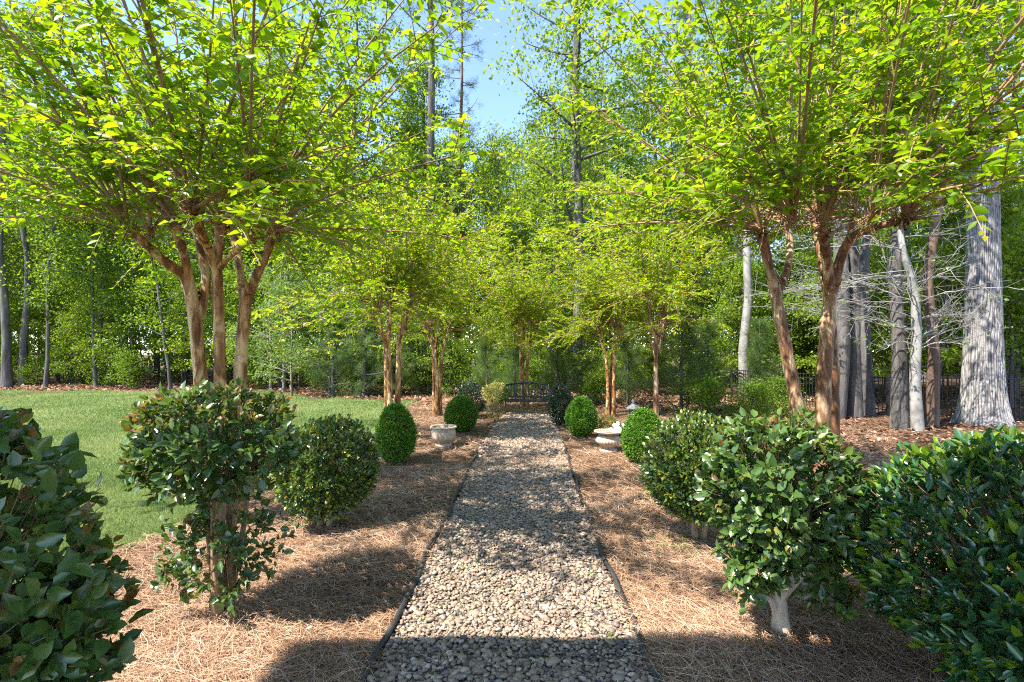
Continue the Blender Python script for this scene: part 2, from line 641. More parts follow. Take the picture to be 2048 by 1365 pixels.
PY = np.array([-1, 2.6, 3.6, 5.1, 7.0, 9.2, 11.5, 14.0])
PLX = np.array([-.72, -.69, -.655, -.605, -.57, -.52, -.34, -.10])
PRX = np.array([.66, .69, .70, .735, .80, .92, 1.0, 1.03])


def path_l(y):
    return np.interp(y, PY, PLX)


def path_r(y):
    return np.interp(y, PY, PRX)


y0 = np.linspace(-.5, 13.6, 130)[:, None]
t = np.linspace(0, 1, 14)[None]
XPth = path_l(y0) * (1 - t) + path_r(y0) * t
YPth = y0 + 0 * t
link('gravel_path', grid_mesh('gravel_path', XPth, YPth, gz(XPth, YPth) + .012, M['gravel_base']), kind='structure')


# pebbles (stuff)
def ico(sub):
    import bmesh
    bm = bmesh.new()
    bmesh.ops.create_icosphere(bm, subdivisions=sub, radius=1)
    V = np.array([v.co[:] for v in bm.verts])
    T = np.array([[v.index for v in f.verts] for f in bm.faces])
    bm.free()
    return V, T


def pebbles(y0, y1, dens, size, sub):
    N = int(dens * (y1 - y0) * 1.36)
    y = rng.uniform(y0, y1, N)
    u = rng.uniform(-.01, 1.01, N)
    if y1 > 8:                                        # thins out under straw at the far end
        pass
    x = path_l(y) * (1 - u) + path_r(y) * u
    V, T = ico(sub)
    sz = size * np.exp(rng.normal(0, .36, N))
    ax = np.stack([sz * rng.uniform(.85, 1.45, N), sz * rng.uniform(.6, .95, N), sz * rng.uniform(.32, .6, N)], 1)
    W = V[None] * ax[:, None]
    # lumpy facets
    ph = rng.uniform(0, 6.28, (N, 3))
    W = W * (1 + .24 * np.sin(V[None] * 2.7 + ph[:, None]).sum(-1, keepdims=True) / 1.7)
    a = rng.uniform(0, 6.28, N)
    tl = rng.normal(0, .3, N)
    ca, sa, ct, st = np.cos(a), np.sin(a), np.cos(tl), np.sin(tl)
    x1, y1_, z1 = W[..., 0], W[..., 1] * ct[:, None] - W[..., 2] * st[:, None], W[..., 1] * st[:, None] + W[..., 2] * ct[:, None]
    X = x1 * ca[:, None] - y1_ * sa[:, None] + x[:, None]
    Y = x1 * sa[:, None] + y1_ * ca[:, None] + y[:, None]
    Z = z1 + (gz(x, y) + .012 + rng.uniform(0, .016, N))[:, None]
    W = np.stack([X, Y, Z], -1)
    F = T[None] + (np.arange(N) * len(V))[:, None, None]
    tint = np.clip(rng.normal(.55, .24, N), 0, 1)
    return W.reshape(-1, 3), F.reshape(-1, 3), np.repeat(tint, len(V))


def join_np(parts):
    V, F, t, n = [], [], [], 0
    for v, f, ti in parts:
        V.append(v); F.append(f + n); t.append(ti); n += len(v)
    return np.concatenate(V), np.concatenate(F), np.concatenate(t)


V, F, t = join_np([pebbles(2.15, 2.6, 4000, .0112, 2), pebbles(2.6, 5.2, 3900, .0112, 1), pebbles(5.2, 8, 2700, .012, 1), pebbles(8, 13.4, 800, .017, 1)])
link('gravel', mesh_np('gravel', V, F, M['pebble'], t, True), kind='stuff', label='tan and grey pebbles covering the garden path', category='gravel')


# black edging along the path
def edging(side, fn, y0, y1, label):
    th = thing('path_edging', label, 'edging', (0, 0, 0), 0, 'edging along the gravel path')
    k = 0
    ysegs = np.arange(y0, y1, 1.9)
    for a in ysegs:
        b = min(a + 1.88, y1)
        yy = np.linspace(a, b, 14)
        xx = fn(yy) + .03 * side + .012 * np.sin(yy * 4.2) + .008 * np.sin(yy * 9)
        pts = np.stack([xx, yy, gz(xx, yy) + .035 + .008 * np.sin(yy * 5 + side)], 1)
        tb = Tubes().add(pts, np.full(len(pts), .017), 8)
        # thin skirt below the round top
        V = np.concatenate([np.stack([xx - .004, yy, pts[:, 2]], 1), np.stack([xx - .004, yy, gz(xx, yy) - .03], 1),
                            np.stack([xx + .004, yy, pts[:, 2]], 1), np.stack([xx + .004, yy, gz(xx, yy) - .03], 1)])
        n = len(yy)
        i = np.arange(n - 1)
        tb.F.append(np.concatenate([np.stack([i, i + 1, n + i + 1, n + i], 1), np.stack([2 * n + i, 3 * n + i, 3 * n + i + 1, 2 * n + i + 1], 1)]) + tb.n)
        tb.V.append(V)
        tb.n += len(V)
        link('edging_strip', tb.mesh('edging_strip', M['rubber']), th)
    return th


edging(-1, path_l, 2.0, 8.2, 'black rubber edging on the left side of the gravel path')
edging(1, path_r, 2.0, 8.6, 'black rubber edging on the right side of the gravel path')


# pine straw (stuff)
def in_bed(x, y):
    onpath = (x > path_l(y) - .015) & (x < path_r(y) + .015) & (rng.uniform(0, 1, len(y)) > np.clip((y - 5.2) / 4.6, 0.012, .88))
    return (x > bed_edge(y) - .02) & ~onpath


def straw(N, y0, y1, width, lmin, lmax, seg, hi, xr=1.12):
    y = y0 + (y1 - y0) * rng.uniform(0, 1, N)
    x = rng.uniform(-1, 1, N) * (y * xr + .3)
    clump = np.sin(x * 2.3 + 1.1 * np.sin(y * 1.9)) * np.sin(y * 2.7 + .8 * np.sin(x * 2.1))
    ok = in_bed(x, y) & (x < 9.5) & (rng.uniform(0, 1, N) < .75 + .3 * clump)
    x, y, clump = x[ok], y[ok], clump[ok]
    N = len(x)
    L = rng.uniform(lmin, lmax, N)
    a = rng.uniform(0, 6.283, N) + clump
    tilt = np.abs(rng.normal(0, .13, N))
    bend = rng.normal(0, .35, N)
    base = gz(x, y) + rng.uniform(.001, hi, N) * (1 + .7 * clump)
    k = seg + 1
    tt = np.linspace(0, 1, k)
    ang = a[:, None] + bend[:, None] * (tt[None] - .5) * 2
    dx = np.cos(ang) * L[:, None] / seg
    dy = np.sin(ang) * L[:, None] / seg
    cx = x[:, None] + np.cumsum(dx, 1) - dx.mean(1, keepdims=True) * k / 2
    cy_ = y[:, None] + np.cumsum(dy, 1) - dy.mean(1, keepdims=True) * k / 2
    cz = base[:, None] + np.sin(tilt)[:, None] * L[:, None] * (tt[None] - .35) - .05 * L[:, None] * (tt[None] - .5) ** 2 * 4
    cz = np.maximum(cz, gz(cx, cy_) + .003)
    w = width * (1 - .5 * np.abs(tt - .4))[None] / 2
    nx, ny = -np.sin(ang) * w, np.cos(ang) * w
    A = np.stack([cx + nx, cy_ + ny, cz], -1)
    B = np.stack([cx - nx, cy_ - ny, cz + .0006], -1)
    V = np.stack([A, B], 2).reshape(-1, 3)
    i = np.arange(seg) * 2
    Fq = np.stack([i, i + 1, i + 3, i + 2], 1)
    F = Fq[None] + (np.arange(N) * 2 * k)[:, None, None]
    tint = np.clip(rng.normal(.56, .23, N) + .08 * clump, 0, 1)
    return V, F.reshape(-1, 4), np.repeat(tint, 2 * k)


parts = [straw(125000, 2.0, 4.6, .0020, .09, .20, 2, .05), straw(100000, 4.4, 8.2, .0036, .11, .22, 2, .045), straw(70000, 8.0, 17.0, .007, .14, .26, 1, .035, .75)]
V, F, t = join_np(parts)
link('pine_straw', mesh_np('pine_straw', V, F, M['straw'], t, False), kind='stuff', label='reddish tan pine needle mulch covering the planting beds', category='pine straw')

# grass (stuff)


def grass(N, y0, y1, h, w, xr=1.12):
    y = y0 + (y1 - y0) * rng.uniform(0, 1, N)
    x = -rng.uniform(0.15, 1, N) * (y * xr + .2)
    ok = (x < bed_edge(y) + .05 * rng.normal(size=N)) & (y < lawn_far(x))
    x, y = x[ok], y[ok]
    N = len(x)
    a = rng.uniform(0, 6.283, N)
    hh = h * rng.uniform(.5, 1.25, N)
    lean = rng.normal(0, .45, (N, 2)) * hh[:, None]
    z = gz(x, y) + .012
    B0 = np.stack([x - np.cos(a) * w, y - np.sin(a) * w, z], 1)
    B1 = np.stack([x + np.cos(a) * w, y + np.sin(a) * w, z], 1)
    T = np.stack([x + lean[:, 0], y + lean[:, 1], z + hh], 1)
    V = np.stack([B0, B1, T], 1).reshape(-1, 3)
    F = np.arange(N * 3).reshape(-1, 3)
    patch = .5 + .5 * np.sin(x * 1.3 + np.sin(y * .9)) * np.sin(y * 1.1 + np.sin(x * .7))
    tint = np.clip(rng.normal(.5, .22, N) + .5 * (patch - .5), 0, 1)
    return V, F, np.repeat(tint, 3)


V, F, t = join_np([grass(90000, 2.6, 6.5, .045, .0028), grass(110000, 6.0, 12, .05, .005), grass(90000, 11, 21.5, .055, .010)])
link('grass', mesh_np('grass', V, F, M['grass'], t, False), kind='stuff', label='short pale green mown grass of the lawn', category='grass')


# leaf litter of the wood's floor and scraps on the straw (stuff)
def litter(N, fn, size):
    x, y = fn(N)
    N = len(x)
    L = Leaves()
    d = np.stack([rng.normal(size=N), rng.normal(size=N), rng.normal(0, .25, N)], 1)
    n = unit(UP + rng.normal(0, .35, (N, 3)))
    L.add(np.stack([x, y, gz(x, y) + rng.uniform(.004, .05, N)], 1), d, n, size * rng.uniform(.6, 1.4, N), rng.normal(.5, .25, N))
    L.cat()
    return L


def lit_right(N):
    y = rng.uniform(5.5, 24, N); x = rng.uniform(3.2, 1.1 * 24, N)
    ok = (x < y * 1.12) & (y > 9 - (x - 3.2) * .5) & ((x > 4.2) | (y > 14))
    return x[ok], y[ok]


def lit_back(N):
    y = rng.uniform(14, 30, N); x = rng.uniform(-32, 6, N)
    ok = (np.abs(x) < y * 1.1) & ((y > lawn_far(x) - .1) | (x > -3)) & ((y > 15.5) | (x > 1.2))
    return x[ok], y[ok]


def lit_bed(N):
    y = rng.uniform(2.3, 9, N); x = rng.uniform(-3, 4.2, N)
    ok = in_bed(x, y)
    return x[ok], y[ok]


L1 = litter(42000, lit_right, .085); L2 = litter(36000, lit_back, .13); L3 = litter(500, lit_bed, .035)
L3.T = np.clip(L3.T + .35, 0, 1)
V, F, t = join_np([(np.einsum('nij,kj->nki', L.R, QUAD[0]).__mul__(L.S[:, None, None]).__add__(L.P[:, None]).reshape(-1, 3), (QUAD[1][None] + (np.arange(len(L.P)) * 4)[:, None, None]).reshape(-1, 3), np.repeat(L.T, 4)) for L in (L1, L2, L3)])
link('leaf_litter', mesh_np('leaf_litter', V, F, M['litter'], t, False), kind='stuff', label='dry brown fallen leaves on the floor of the wood', category='fallen leaves')

# weeds in the gravel and by the shrubs (stuff)
L = Leaves()
for i in range(120):
    y = rng.uniform(2.5, 8) ** 1.0
    u = rng.uniform(.1, .95)
    x = path_l(y) * (1 - u) + path_r(y) * u
    n = rng.integers(5, 16)
    p = np.stack([x + rng.normal(0, .025, n), y + rng.normal(0, .025, n), np.full(n, gz(x, y) + .015)], 1)
    L.add(p, unit(rng.normal(0, .6, (n, 3)) + UP * .8), rand_unit(n), rng.uniform(.010, .028, n), rng.uniform(.2, 1, n))
for (px, py, r, n) in ((1360, 1095, .16, 300), (600, 1055, .10, 120), (1640, 1180, .08, 60), (1400, 905, .2, 150), (755, 935, .15, 90)):
    d = CAM_H / (py - 705) * 1000
    c = P(px, py, d)
    p = np.stack([c[0] + rng.normal(0, r, n), c[1] + rng.normal(0, r * .8, n), np.full(n, .01) + rng.uniform(0, .05, n)], 1)
    L.add(p, unit(rng.normal(0, 1, (n, 3)) + UP * .3), unit(UP + rng.normal(0, .4, (n, 3))), rng.uniform(.012, .03, n), rng.uniform(.1, .8, n))
L.cat()
link('weeds', L.mesh('weeds', QUAD, M['weed']), kind='stuff', label='small green weeds sprouting through gravel and straw', category='weeds')

# ------------------------------------------------------------------ unseen open roof added in place of the house, to shade the near path
H = 3.5
ex, ey = -1.1 - .62 * H, 2.86 - .37 * H
pr_ = thing('shade_roof', 'unseen flat roof standing in for the house, added to shade the near path', 'shade_roof', (0, 0, 0))


def slab(name, poly, z0, z1, mat, parent):
    n = len(poly)
    V = [(x, y, z0) for x, y in poly] + [(x, y, z1) for x, y in poly]
    F = [tuple(range(n))[::-1], tuple(range(n, 2 * n))] + [(i, (i + 1) % n, n + (i + 1) % n, n + i) for i in range(n)]
    me = bpy.data.meshes.new(name)
    me.from_pydata(V, [], F)
    me.materials.append(mat)
    return link(name, me, parent)


slab('roof', [(-6.5, ey - .42), (ex, ey - .42), (ex, ey), (5.5, ey - .1), (5.5, -1.6), (-6.5, -1.6)], H - .2, H, M['house_roof'], pr_)  # outline shaped by where its shadow should fall
for x, y in ((-6.3, .6), (-6.3, -1.4), (5.3, .9), (5.3, -1.4), (0, -1.45)):
    link('post', box_mesh('post', [((x, y, (H - .2) / 2), (.15, .15, H - .2), None)], M['house_wall']), pr_)  # added posts only; house wall left out so more sky light comes in


# ------------------------------------------------------------------ crape myrtles
CRAPE8 = leaf_template(.56, .16, .16, 2)
CRAPE4 = leaf_template(.54, .16, .14, 1)


def crape_crown(knuckles, centre, n_shoots, Lr, leaf_size, twig_step, rr, out_w=.75, up_w=1.0, tint0=.45, low_f=.3, sag=1.0):
    """shoots fanning from pollard knuckles, twigs along them and leaves along the twigs"""
    shoots, tw0, tw1, tw2, L = [], [], [], [], Leaves()
    for K in knuckles:
        K = np.asarray(K, float)
        hz = K - centre
        hz[2] = 0
        rad = np.linalg.norm(hz)
        o = hz / max(rad, .15)
        for q in range(n_shoots):
            jit = rng.normal(0, .42, 3) * np.array([1, 1, .25])
            low = rng.uniform() < low_f
            d0 = unit(UP * up_w * (rng.uniform(.08, .5) if low else rng.uniform(.6, 1.9)) + o * min(1, rad * 2) * out_w * rng.uniform(.1, 1.4) + jit)
            Ln = rng.uniform(*Lr) * (.56 if low else 1 if d0[2] > .5 else .75)
            tt = np.linspace(0, 1, 7)
            bend = np.array([d0[0], d0[1], 0]) * .12 + rng.normal(0, .05, 3) + np.array([0, 0, sag * rng.uniform(-.30, -.05) if low else rng.uniform(-.22, .06)])
            pts = K + np.outer(tt, d0) * Ln + np.outer(tt ** 2, bend) * Ln
            shoots.append((pts, rr * rng.uniform(.7, 1.2) * (1 - .8 * tt)))
            n = max(4, int(Ln / twig_step))
            ts = np.linspace(.13 if not low else .24, .99, n) + rng.uniform(-.02, .02, n)
            p = np.stack([np.interp(ts, tt, pts[:, k]) for k in range(3)], 1)
            sd = unit(pts[-1] - pts[0])
            side = rng.normal(size=(n, 3))
            side = unit(side - np.outer(side @ sd, sd))
            dirs = side * 1.0 + sd * .55 + o * .25
            dirs[:, 2] *= .55
            dirs = unit(dirs)
            ln = rng.uniform(.2, .66, n) * (1.15 - .45 * ts)
            p2 = p + dirs * ln[:, None] - UP * (ln ** 2)[:, None] * .28
            p1 = (p + p2) / 2 + UP * (ln * .06)[:, None]
            tw0.append(p); tw1.append(p1); tw2.append(p2)
            m_ = 13
            B = unit(np.cross(dirs, UP))
            for j in range(m_):
                u = (j + .7) / m_
                keep = rng.uniform(0, 1, n) < np.clip(ln / .3, .35, 1)
                c = p * (1 - u) ** 2 + 2 * p1 * u * (1 - u) + p2 * u * u
                sgn = 1 if j % 2 else -1
                ld = dirs * rng.uniform(.35, .8, (n, 1)) + sgn * B * .85 + rng.normal(0, .28, (n, 3)) - UP * .12
                if j == m_ - 1:
                    ld = dirs + rng.normal(0, .2, (n, 3))
                ln_n = UP + rng.normal(0, .75, (n, 3))
                sz = leaf_size * np.exp(np.clip(rng.normal(0, .2, n), -.5, .3)) * (1.12 - .4 * u)
                tn = rng.normal(tint0, .16, n) + .22 * (u > .75) + .12 * ts
                k = keep
                L.add(c[k], ld[k], ln_n[k], sz[k], tn[k])
    # short dead twigs round each knuckle
    for K in knuckles:
        n = 34
        d = unit(rng.normal(size=(n, 3)) + UP * .35)
        p = np.asarray(K) + rng.normal(0, .05, (n, 3))
        ln = rng.uniform(.08, .34, (n, 1))
        tw0.append(p); tw1.append(p + d * ln * .5 + rng.normal(0, .012, (n, 3))); tw2.append(p + d * ln)
    return shoots, np.concatenate(tw0), np.concatenate(tw1), np.concatenate(tw2), L


def smooth_path(pts, rad, n=5):
    pts = np.asarray(pts, float)
    rad = np.asarray(rad, float)
    t = np.arange(len(pts))
    tt = np.linspace(0, len(pts) - 1, (len(pts) - 1) * n + 1)
    # catmull-rom
    out = []
    Pp = np.concatenate([[2 * pts[0] - pts[1]], pts, [2 * pts[-1] - pts[-2]]])
    for a in tt:
        i = min(int(a), len(pts) - 2)
        f = a - i
        p0, p1, p2, p3 = Pp[i:i + 4]
        out.append(.5 * ((2 * p1) + (-p0 + p2) * f + (2 * p0 - 5 * p1 + 4 * p2 - p3) * f * f + (-p0 + 3 * p1 - 3 * p2 + p3) * f ** 3))
    return np.array(out), np.interp(tt, t, rad)


def knobble(r, amp=.1):
    return r * (1 + amp * np.sin(np.arange(len(r)) * 1.7 + rng.uniform(0, 6)) * .5 + rng.normal(0, amp * .35, len(r)))


def crape_near(label, base, trunks, knuckles, n_shoots, Lr, bark, leaf=.082, out_w=.8, n_single=300):
    """trunks: list of list of limbs; every limb is ([(px, py, depth)], [radius]) traced from the photograph"""
    root = thing('crape_myrtle', label, 'tree', tuple(base), 0, 'crape myrtles along the garden path')
    base = np.asarray(base, float)
    for limbs in trunks:
        tb = Tubes()
        for pts, rad in limbs:
            w, r = smooth_path([P(*q) - base for q in pts], rad, 6)
            r = r * .76
            if len(limbs) > 1 and pts is not limbs[0][0] or len(limbs) == 1:
                r[-4:] *= np.array([.97, .9, .8, .62])
            tb.add(w, knobble(r, .09), 14)
            tip = w[-1]
            for q in range(9):                          # burr of old pruning cuts
                c = tip + rng.normal(0, .03, 3) - UP * .02
                dd = unit(rng.normal(size=3) + UP * .5)
                q_ = rng.uniform(.35, .62)
                tb.add([c - dd * .03, c + dd * .03, c + dd * rng.uniform(.06, .15)], [r[-1] * q_, r[-1] * q_ * .9, r[-1] * q_ * .35], 6)
        link('trunk', tb.mesh('trunk', bark), root)
    K = [P(*k) - base for k in knuckles]
    ctr = np.mean(K, 0)
    shoots, a, b, c, L = crape_crown(K, ctr, n_shoots, Lr, leaf, .134, .0155, out_w)
    for pts, r in shoots:
        link('shoot', Tubes().add(pts, r, 5).mesh('shoot', M['shoot']), root)
    link('twigs', Tubes().batch(a, b, c, .0055, .0022).mesh('twigs', M['shoot']), root, kind='stuff')
    put_leaves(root, L, CRAPE8, M['crape_leaf'], n_single, base, 'crown', CRAPE4)
    return root


D1 = 4.9
crape_near('nearest crape myrtle beside the lawn, three golden brown trunks behind the leggy camellia', (P(440, 1042, D1)[0], D1, 0),
           [[([(418, 1046, D1), (412, 900, D1), (400, 740, D1), (390, 640, D1), (380, 575, D1)], [.105, .09, .084, .078, .07]),
             ([(390, 640, D1), (372, 560, D1 - .05), (325, 520, D1 - .25), (280, 478, D1 - .4), (258, 458, D1 - .45)], [.074, .064, .055, .05, .06]),
             ([(388, 610, D1), (372, 530, D1 - .1), (360, 480, D1 - .2), (352, 452, D1 - .25)], [.072, .052, .05, .062]),
             ([(396, 640, D1 + .02), (412, 570, D1 + .1), (402, 500, D1 + .15), (388, 440, D1 + .2), (384, 404, D1 + .2)], [.066, .056, .055, .056, .07])],
            [([(441, 1050, D1 - .05), (440, 900, D1 - .05), (440, 740, D1 - .05), (437, 620, D1 - .05), (434, 535, D1 - .05), (438, 480, D1 - .1), (440, 446, D1 - .15)], [.095, .078, .072, .068, .06, .052, .064]),
             ([(434, 545, D1 - .05), (418, 500, D1 - .2), (398, 455, D1 - .5), (385, 425, D1 - .7)], [.055, .05, .048, .06]),
             ([(436, 540, D1 - .05), (455, 518, D1 - .25), (482, 494, D1 - .6), (500, 470, D1 - .8)], [.04, .034, .033, .05])],
            [([(478, 1034, D1 + .05), (480, 900, D1 + .05), (481, 740, D1 + .05), (488, 640, D1 + .05), (492, 580, D1 + .05)], [.1, .083, .077, .072, .066]),
             ([(490, 610, D1 + .05), (481, 550, D1 + .15), (472, 490, D1 + .3), (456, 446, D1 + .4)], [.06, .05, .047, .062]),
             ([(492, 610, D1 + .05), (510, 560, D1 + .1), (532, 510, D1 + .15), (548, 468, D1 + .1)], [.062, .056, .052, .065])]],
           [(258, 456, D1 - .45), (352, 448, D1 - .25), (384, 398, D1 + .2), (440, 442, D1 - .15), (385, 420, D1 - .7), (502, 466, D1 - .8), (456, 440, D1 + .4), (550, 462, D1 + .1), (300, 470, D1 + .3)],
           12, (1.7, 3.9), M['crape_bark'], out_w=.9)

D2 = 5.2
crape_near('nearest right-hand crape myrtle, red brown forked trunks behind the camellia with a pale stem', (P(1640, 1022, D2)[0], D2, 0),
           [[([(1628, 1010, D2 + .1), (1612, 900, D2 + .1), (1594, 810, D2 + .1), (1574, 710, D2 + .1), (1556, 620, D2 + .1), (1546, 560, D2 + .1)], [.11, .093, .088, .084, .08, .072]),
             ([(1552, 595, D2 + .1), (1536, 525, D2), (1524, 468, D2 - .1)], [.07, .06, .072]),
             ([(1554, 590, D2 + .1), (1574, 540, D2 + .2), (1580, 490, D2 + .35), (1572, 440, D2 + .4)], [.058, .05, .048, .06])],
            [([(1642, 1026, D2), (1644, 900, D2), (1648, 760, D2), (1656, 640, D2), (1664, 560, D2)], [.12, .1, .094, .09, .08]),
             ([(1662, 590, D2), (1652, 510, D2 - .15), (1645, 455, D2 - .3)], [.072, .06, .074]),
             ([(1664, 585, D2), (1684, 510, D2 - .1), (1712, 470, D2 - .25), (1760, 452, D2 - .5), (1806, 440, D2 - .7)], [.07, .062, .056, .045, .05]),
             ([(1690, 500, D2 - .1), (1700, 470, D2 + .2), (1706, 436, D2 + .35)], [.05, .045, .06])],
            [([(1672, 1005, D2 + .35), (1669, 860, D2 + .35), (1667, 720, D2 + .35), (1658, 610, D2 + .35), (1640, 500, D2 + .5), (1632, 430, D2 + .6)], [.09, .074, .07, .066, .056, .066])]],
           [(1524, 462, D2 - .1), (1572, 434, D2 + .4), (1645, 450, D2 - .3), (1808, 436, D2 - .7), (1706, 430, D2 + .35), (1632, 424, D2 + .6), (1500, 440, D2 + .6), (1740, 440, D2 - .9), (1590, 440, D2 - .7)],
           14, (1.7, 3.9), M['crape_bark_red'], out_w=.9)


def crape_proto(label, bark, seed_shift, n_tr=3, spread=.15):
    root = thing('crape_myrtle', label, 'tree', (0, 0, 0), 0, 'crape myrtles along the garden path')
    K = []
    for k in range(n_tr):
        a = 2 * math.pi * k / n_tr + seed_shift
        b0 = np.array([math.cos(a) * .10, math.sin(a) * .10, -.05])
        top = np.array([math.cos(a) * spread, math.sin(a) * spread, 1.75 + rng.uniform(-.15, .25)])
        mid = (b0 + top) / 2 + rng.normal(0, .035, 3) * np.array([1, 1, 0])
        tb = Tubes()
        w, r = smooth_path([b0, mid, top], [.066, .050, .044], 6)
        tb.add(w, knobble(r, .08), 10)
        for q in range(2):
            aa = a + (q - .5) * 1.5 + rng.normal(0, .25)
            e = top + np.array([math.cos(aa) * rng.uniform(.12, .34), math.sin(aa) * rng.uniform(.12, .34), rng.uniform(.55, 1.0)])
            m_ = (top + e) / 2 + np.array([math.cos(aa), math.sin(aa), -.3]) * .05
            w, r = smooth_path([top - UP * .06, m_, e], [.038, .030, .026], 5)
            tb.add(w, knobble(r, .08), 8)
            K.append(e)
        link('trunk', tb.mesh('trunk', bark), root)
    shoots, a, b, c, L = crape_crown(K, np.mean(K, 0), 14, (1.4, 3.6), .084, .14, .011, .85, 1.1, .58, .42, 2.2)
    tb = Tubes()
    for pts, r in shoots:
        tb.add(pts, r, 4)
    tb.batch(a, b, c, .005, .002)
    link('twigs', tb.mesh('twigs', M['shoot']), root, kind='stuff')
    put_leaves(root, L, CRAPE4, M['crape_leaf'], 0, name='crown')
    note_kids(root)
    return root


def at_px(px, d):
    x = (px - 1024) / 1000 * d
    return (x, d, float(gz(x, d)))


cp1 = crape_proto('golden trunked crape myrtle at the lawn edge behind the nearest egg shaped boxwood', M['crape_bark'], .4)
cp2 = crape_proto('dark red brown forked crape myrtle beside the stone lantern', M['crape_bark_red'], 1.3, 2, .24)
cp1.location = at_px(782, 9.4)
cp2.location = at_px(1312, 11.3)
copy_thing(cp1, at_px(874, 13.2), 2.1, .95, 'clump of pale straight trunks, crape myrtle on the left beyond the stone bowl planter')
copy_thing(cp1, at_px(1048, 15.2), 3.6, .98, 'crape myrtle with pale trunks standing right behind the bench')
copy_thing(cp1, at_px(1222, 13.0), 4.9, .93, 'slim upright golden trunks of a crape myrtle behind the red azalea')


# ------------------------------------------------------------------ shrubs
CAM8 = leaf_template(.56, .22, .16, 3)


def lumpy(u, amp, seed):
    """a slow bumpy radius factor over directions u"""
    r = np.random.default_rng(seed)
    s_ = np.zeros(len(u))
    for k in range(9):
        a = r.normal(size=3) * (1.5 + k * .6)
        s_ += np.sin(u @ a + r.uniform(0, 6.28)) / (1 + .35 * k)
    return 1 + amp * s_ / 2.2


def rosettes(L, tips, dirs, n, size, spread, tint, jitter=.2, young=0.0, ysize=.8):
    """leaf whorls at twig tips; a share `young` of the tips carries bright new growth"""
    N = len(tips)
    a0 = np.where(np.abs(dirs[:, 2:3]) < .9, UP[None], np.array([[1.0, 0, 0]]))
    u = unit(np.cross(dirs, a0))
    w = np.cross(dirs, u)
    yg = rng.uniform(0, 1, N) < young
    th0 = rng.uniform(0, 6.28, N)
    for k in range(n):
        th = th0 + k * 2.4
        sp = spread * (1.25 - .7 * k / n) * np.where(yg & (k > n * .45), .35, 1.0)
        side = np.cos(th)[:, None] * u + np.sin(th)[:, None] * w
        d = dirs * 1.0 + side * sp[:, None] + rng.normal(0, jitter, (N, 3))
        nrm = dirs * 1.0 - side * .25 + UP * .35 + rng.normal(0, jitter, (N, 3))
        s_ = size * rng.uniform(.7, 1.2, N) * np.where(yg & (k > n * .45), ysize, 1.0)
        tn = rng.normal(tint, .14, N) + np.where(yg & (k > n * .45), .42, 0)
        p = tips - dirs * (size * (1.5 - 1.45 * k / n)) + rng.normal(0, size * .22, (N, 3))
        L.add(p + side * size * .03, d, nrm, s_, tn)


def shrub_tips(N, c, r, amp, seed, inner=.25, low=-1.0, power=1.0):
    u = rand_unit(N)
    u = u[u[:, 2] > low]
    R = lumpy(u, amp, seed)
    f = np.where(rng.uniform(0, 1, len(u)) < inner, rng.uniform(.45, .9, len(u)), rng.uniform(.9, 1.04, len(u)))
    p = np.asarray(c) + u * np.asarray(r) * (R * f)[:, None]
    nd = unit(u / np.asarray(r))
    return p, nd


def stems(root, mat, paths, sides=8):
    for pts, rad in paths:
        w, r = smooth_path(pts, rad, 4)
        link('stem', Tubes().add(w, knobble(r, .08), sides).mesh('stem', mat), root)


def twiglets(root, tips, dirs, ln, r, mat, hub=None):
    a = tips - dirs * ln
    if hub is not None:
        k = rng.uniform(0, 1, len(tips)) < .18
        a[k] = hub + (tips[k] - hub) * .35
    b = (a + tips) / 2 + rng.normal(0, .008, tips.shape)
    link('twigs', Tubes().batch(a, b, tips, r, r * .5).mesh('twigs', mat), root, kind='stuff')


# left edge: broad leaved camellia in the shade of the house
o = np.array([-1.95, 1.68, 0])
r_ = thing('camellia_shrub', 'dark glossy camellia cut off by the left frame edge, nearest the camera', 'shrub', o)
L = Leaves()
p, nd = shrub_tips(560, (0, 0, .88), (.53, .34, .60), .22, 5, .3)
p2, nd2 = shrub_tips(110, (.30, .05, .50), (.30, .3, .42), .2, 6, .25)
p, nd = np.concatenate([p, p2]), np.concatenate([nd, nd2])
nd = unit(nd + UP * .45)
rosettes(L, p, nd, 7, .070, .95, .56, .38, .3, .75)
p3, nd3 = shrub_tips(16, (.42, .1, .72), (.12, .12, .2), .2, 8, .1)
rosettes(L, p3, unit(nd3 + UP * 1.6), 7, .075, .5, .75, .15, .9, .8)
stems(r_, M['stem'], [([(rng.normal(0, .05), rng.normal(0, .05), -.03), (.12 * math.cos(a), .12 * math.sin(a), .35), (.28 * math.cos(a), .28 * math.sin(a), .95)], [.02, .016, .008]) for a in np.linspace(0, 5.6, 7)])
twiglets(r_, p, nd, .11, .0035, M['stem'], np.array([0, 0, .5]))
put_leaves(r_, L, CAM8, M['camellia_leaf'], 300, o, rest=leaf_template(.66, .2, .16, 2))

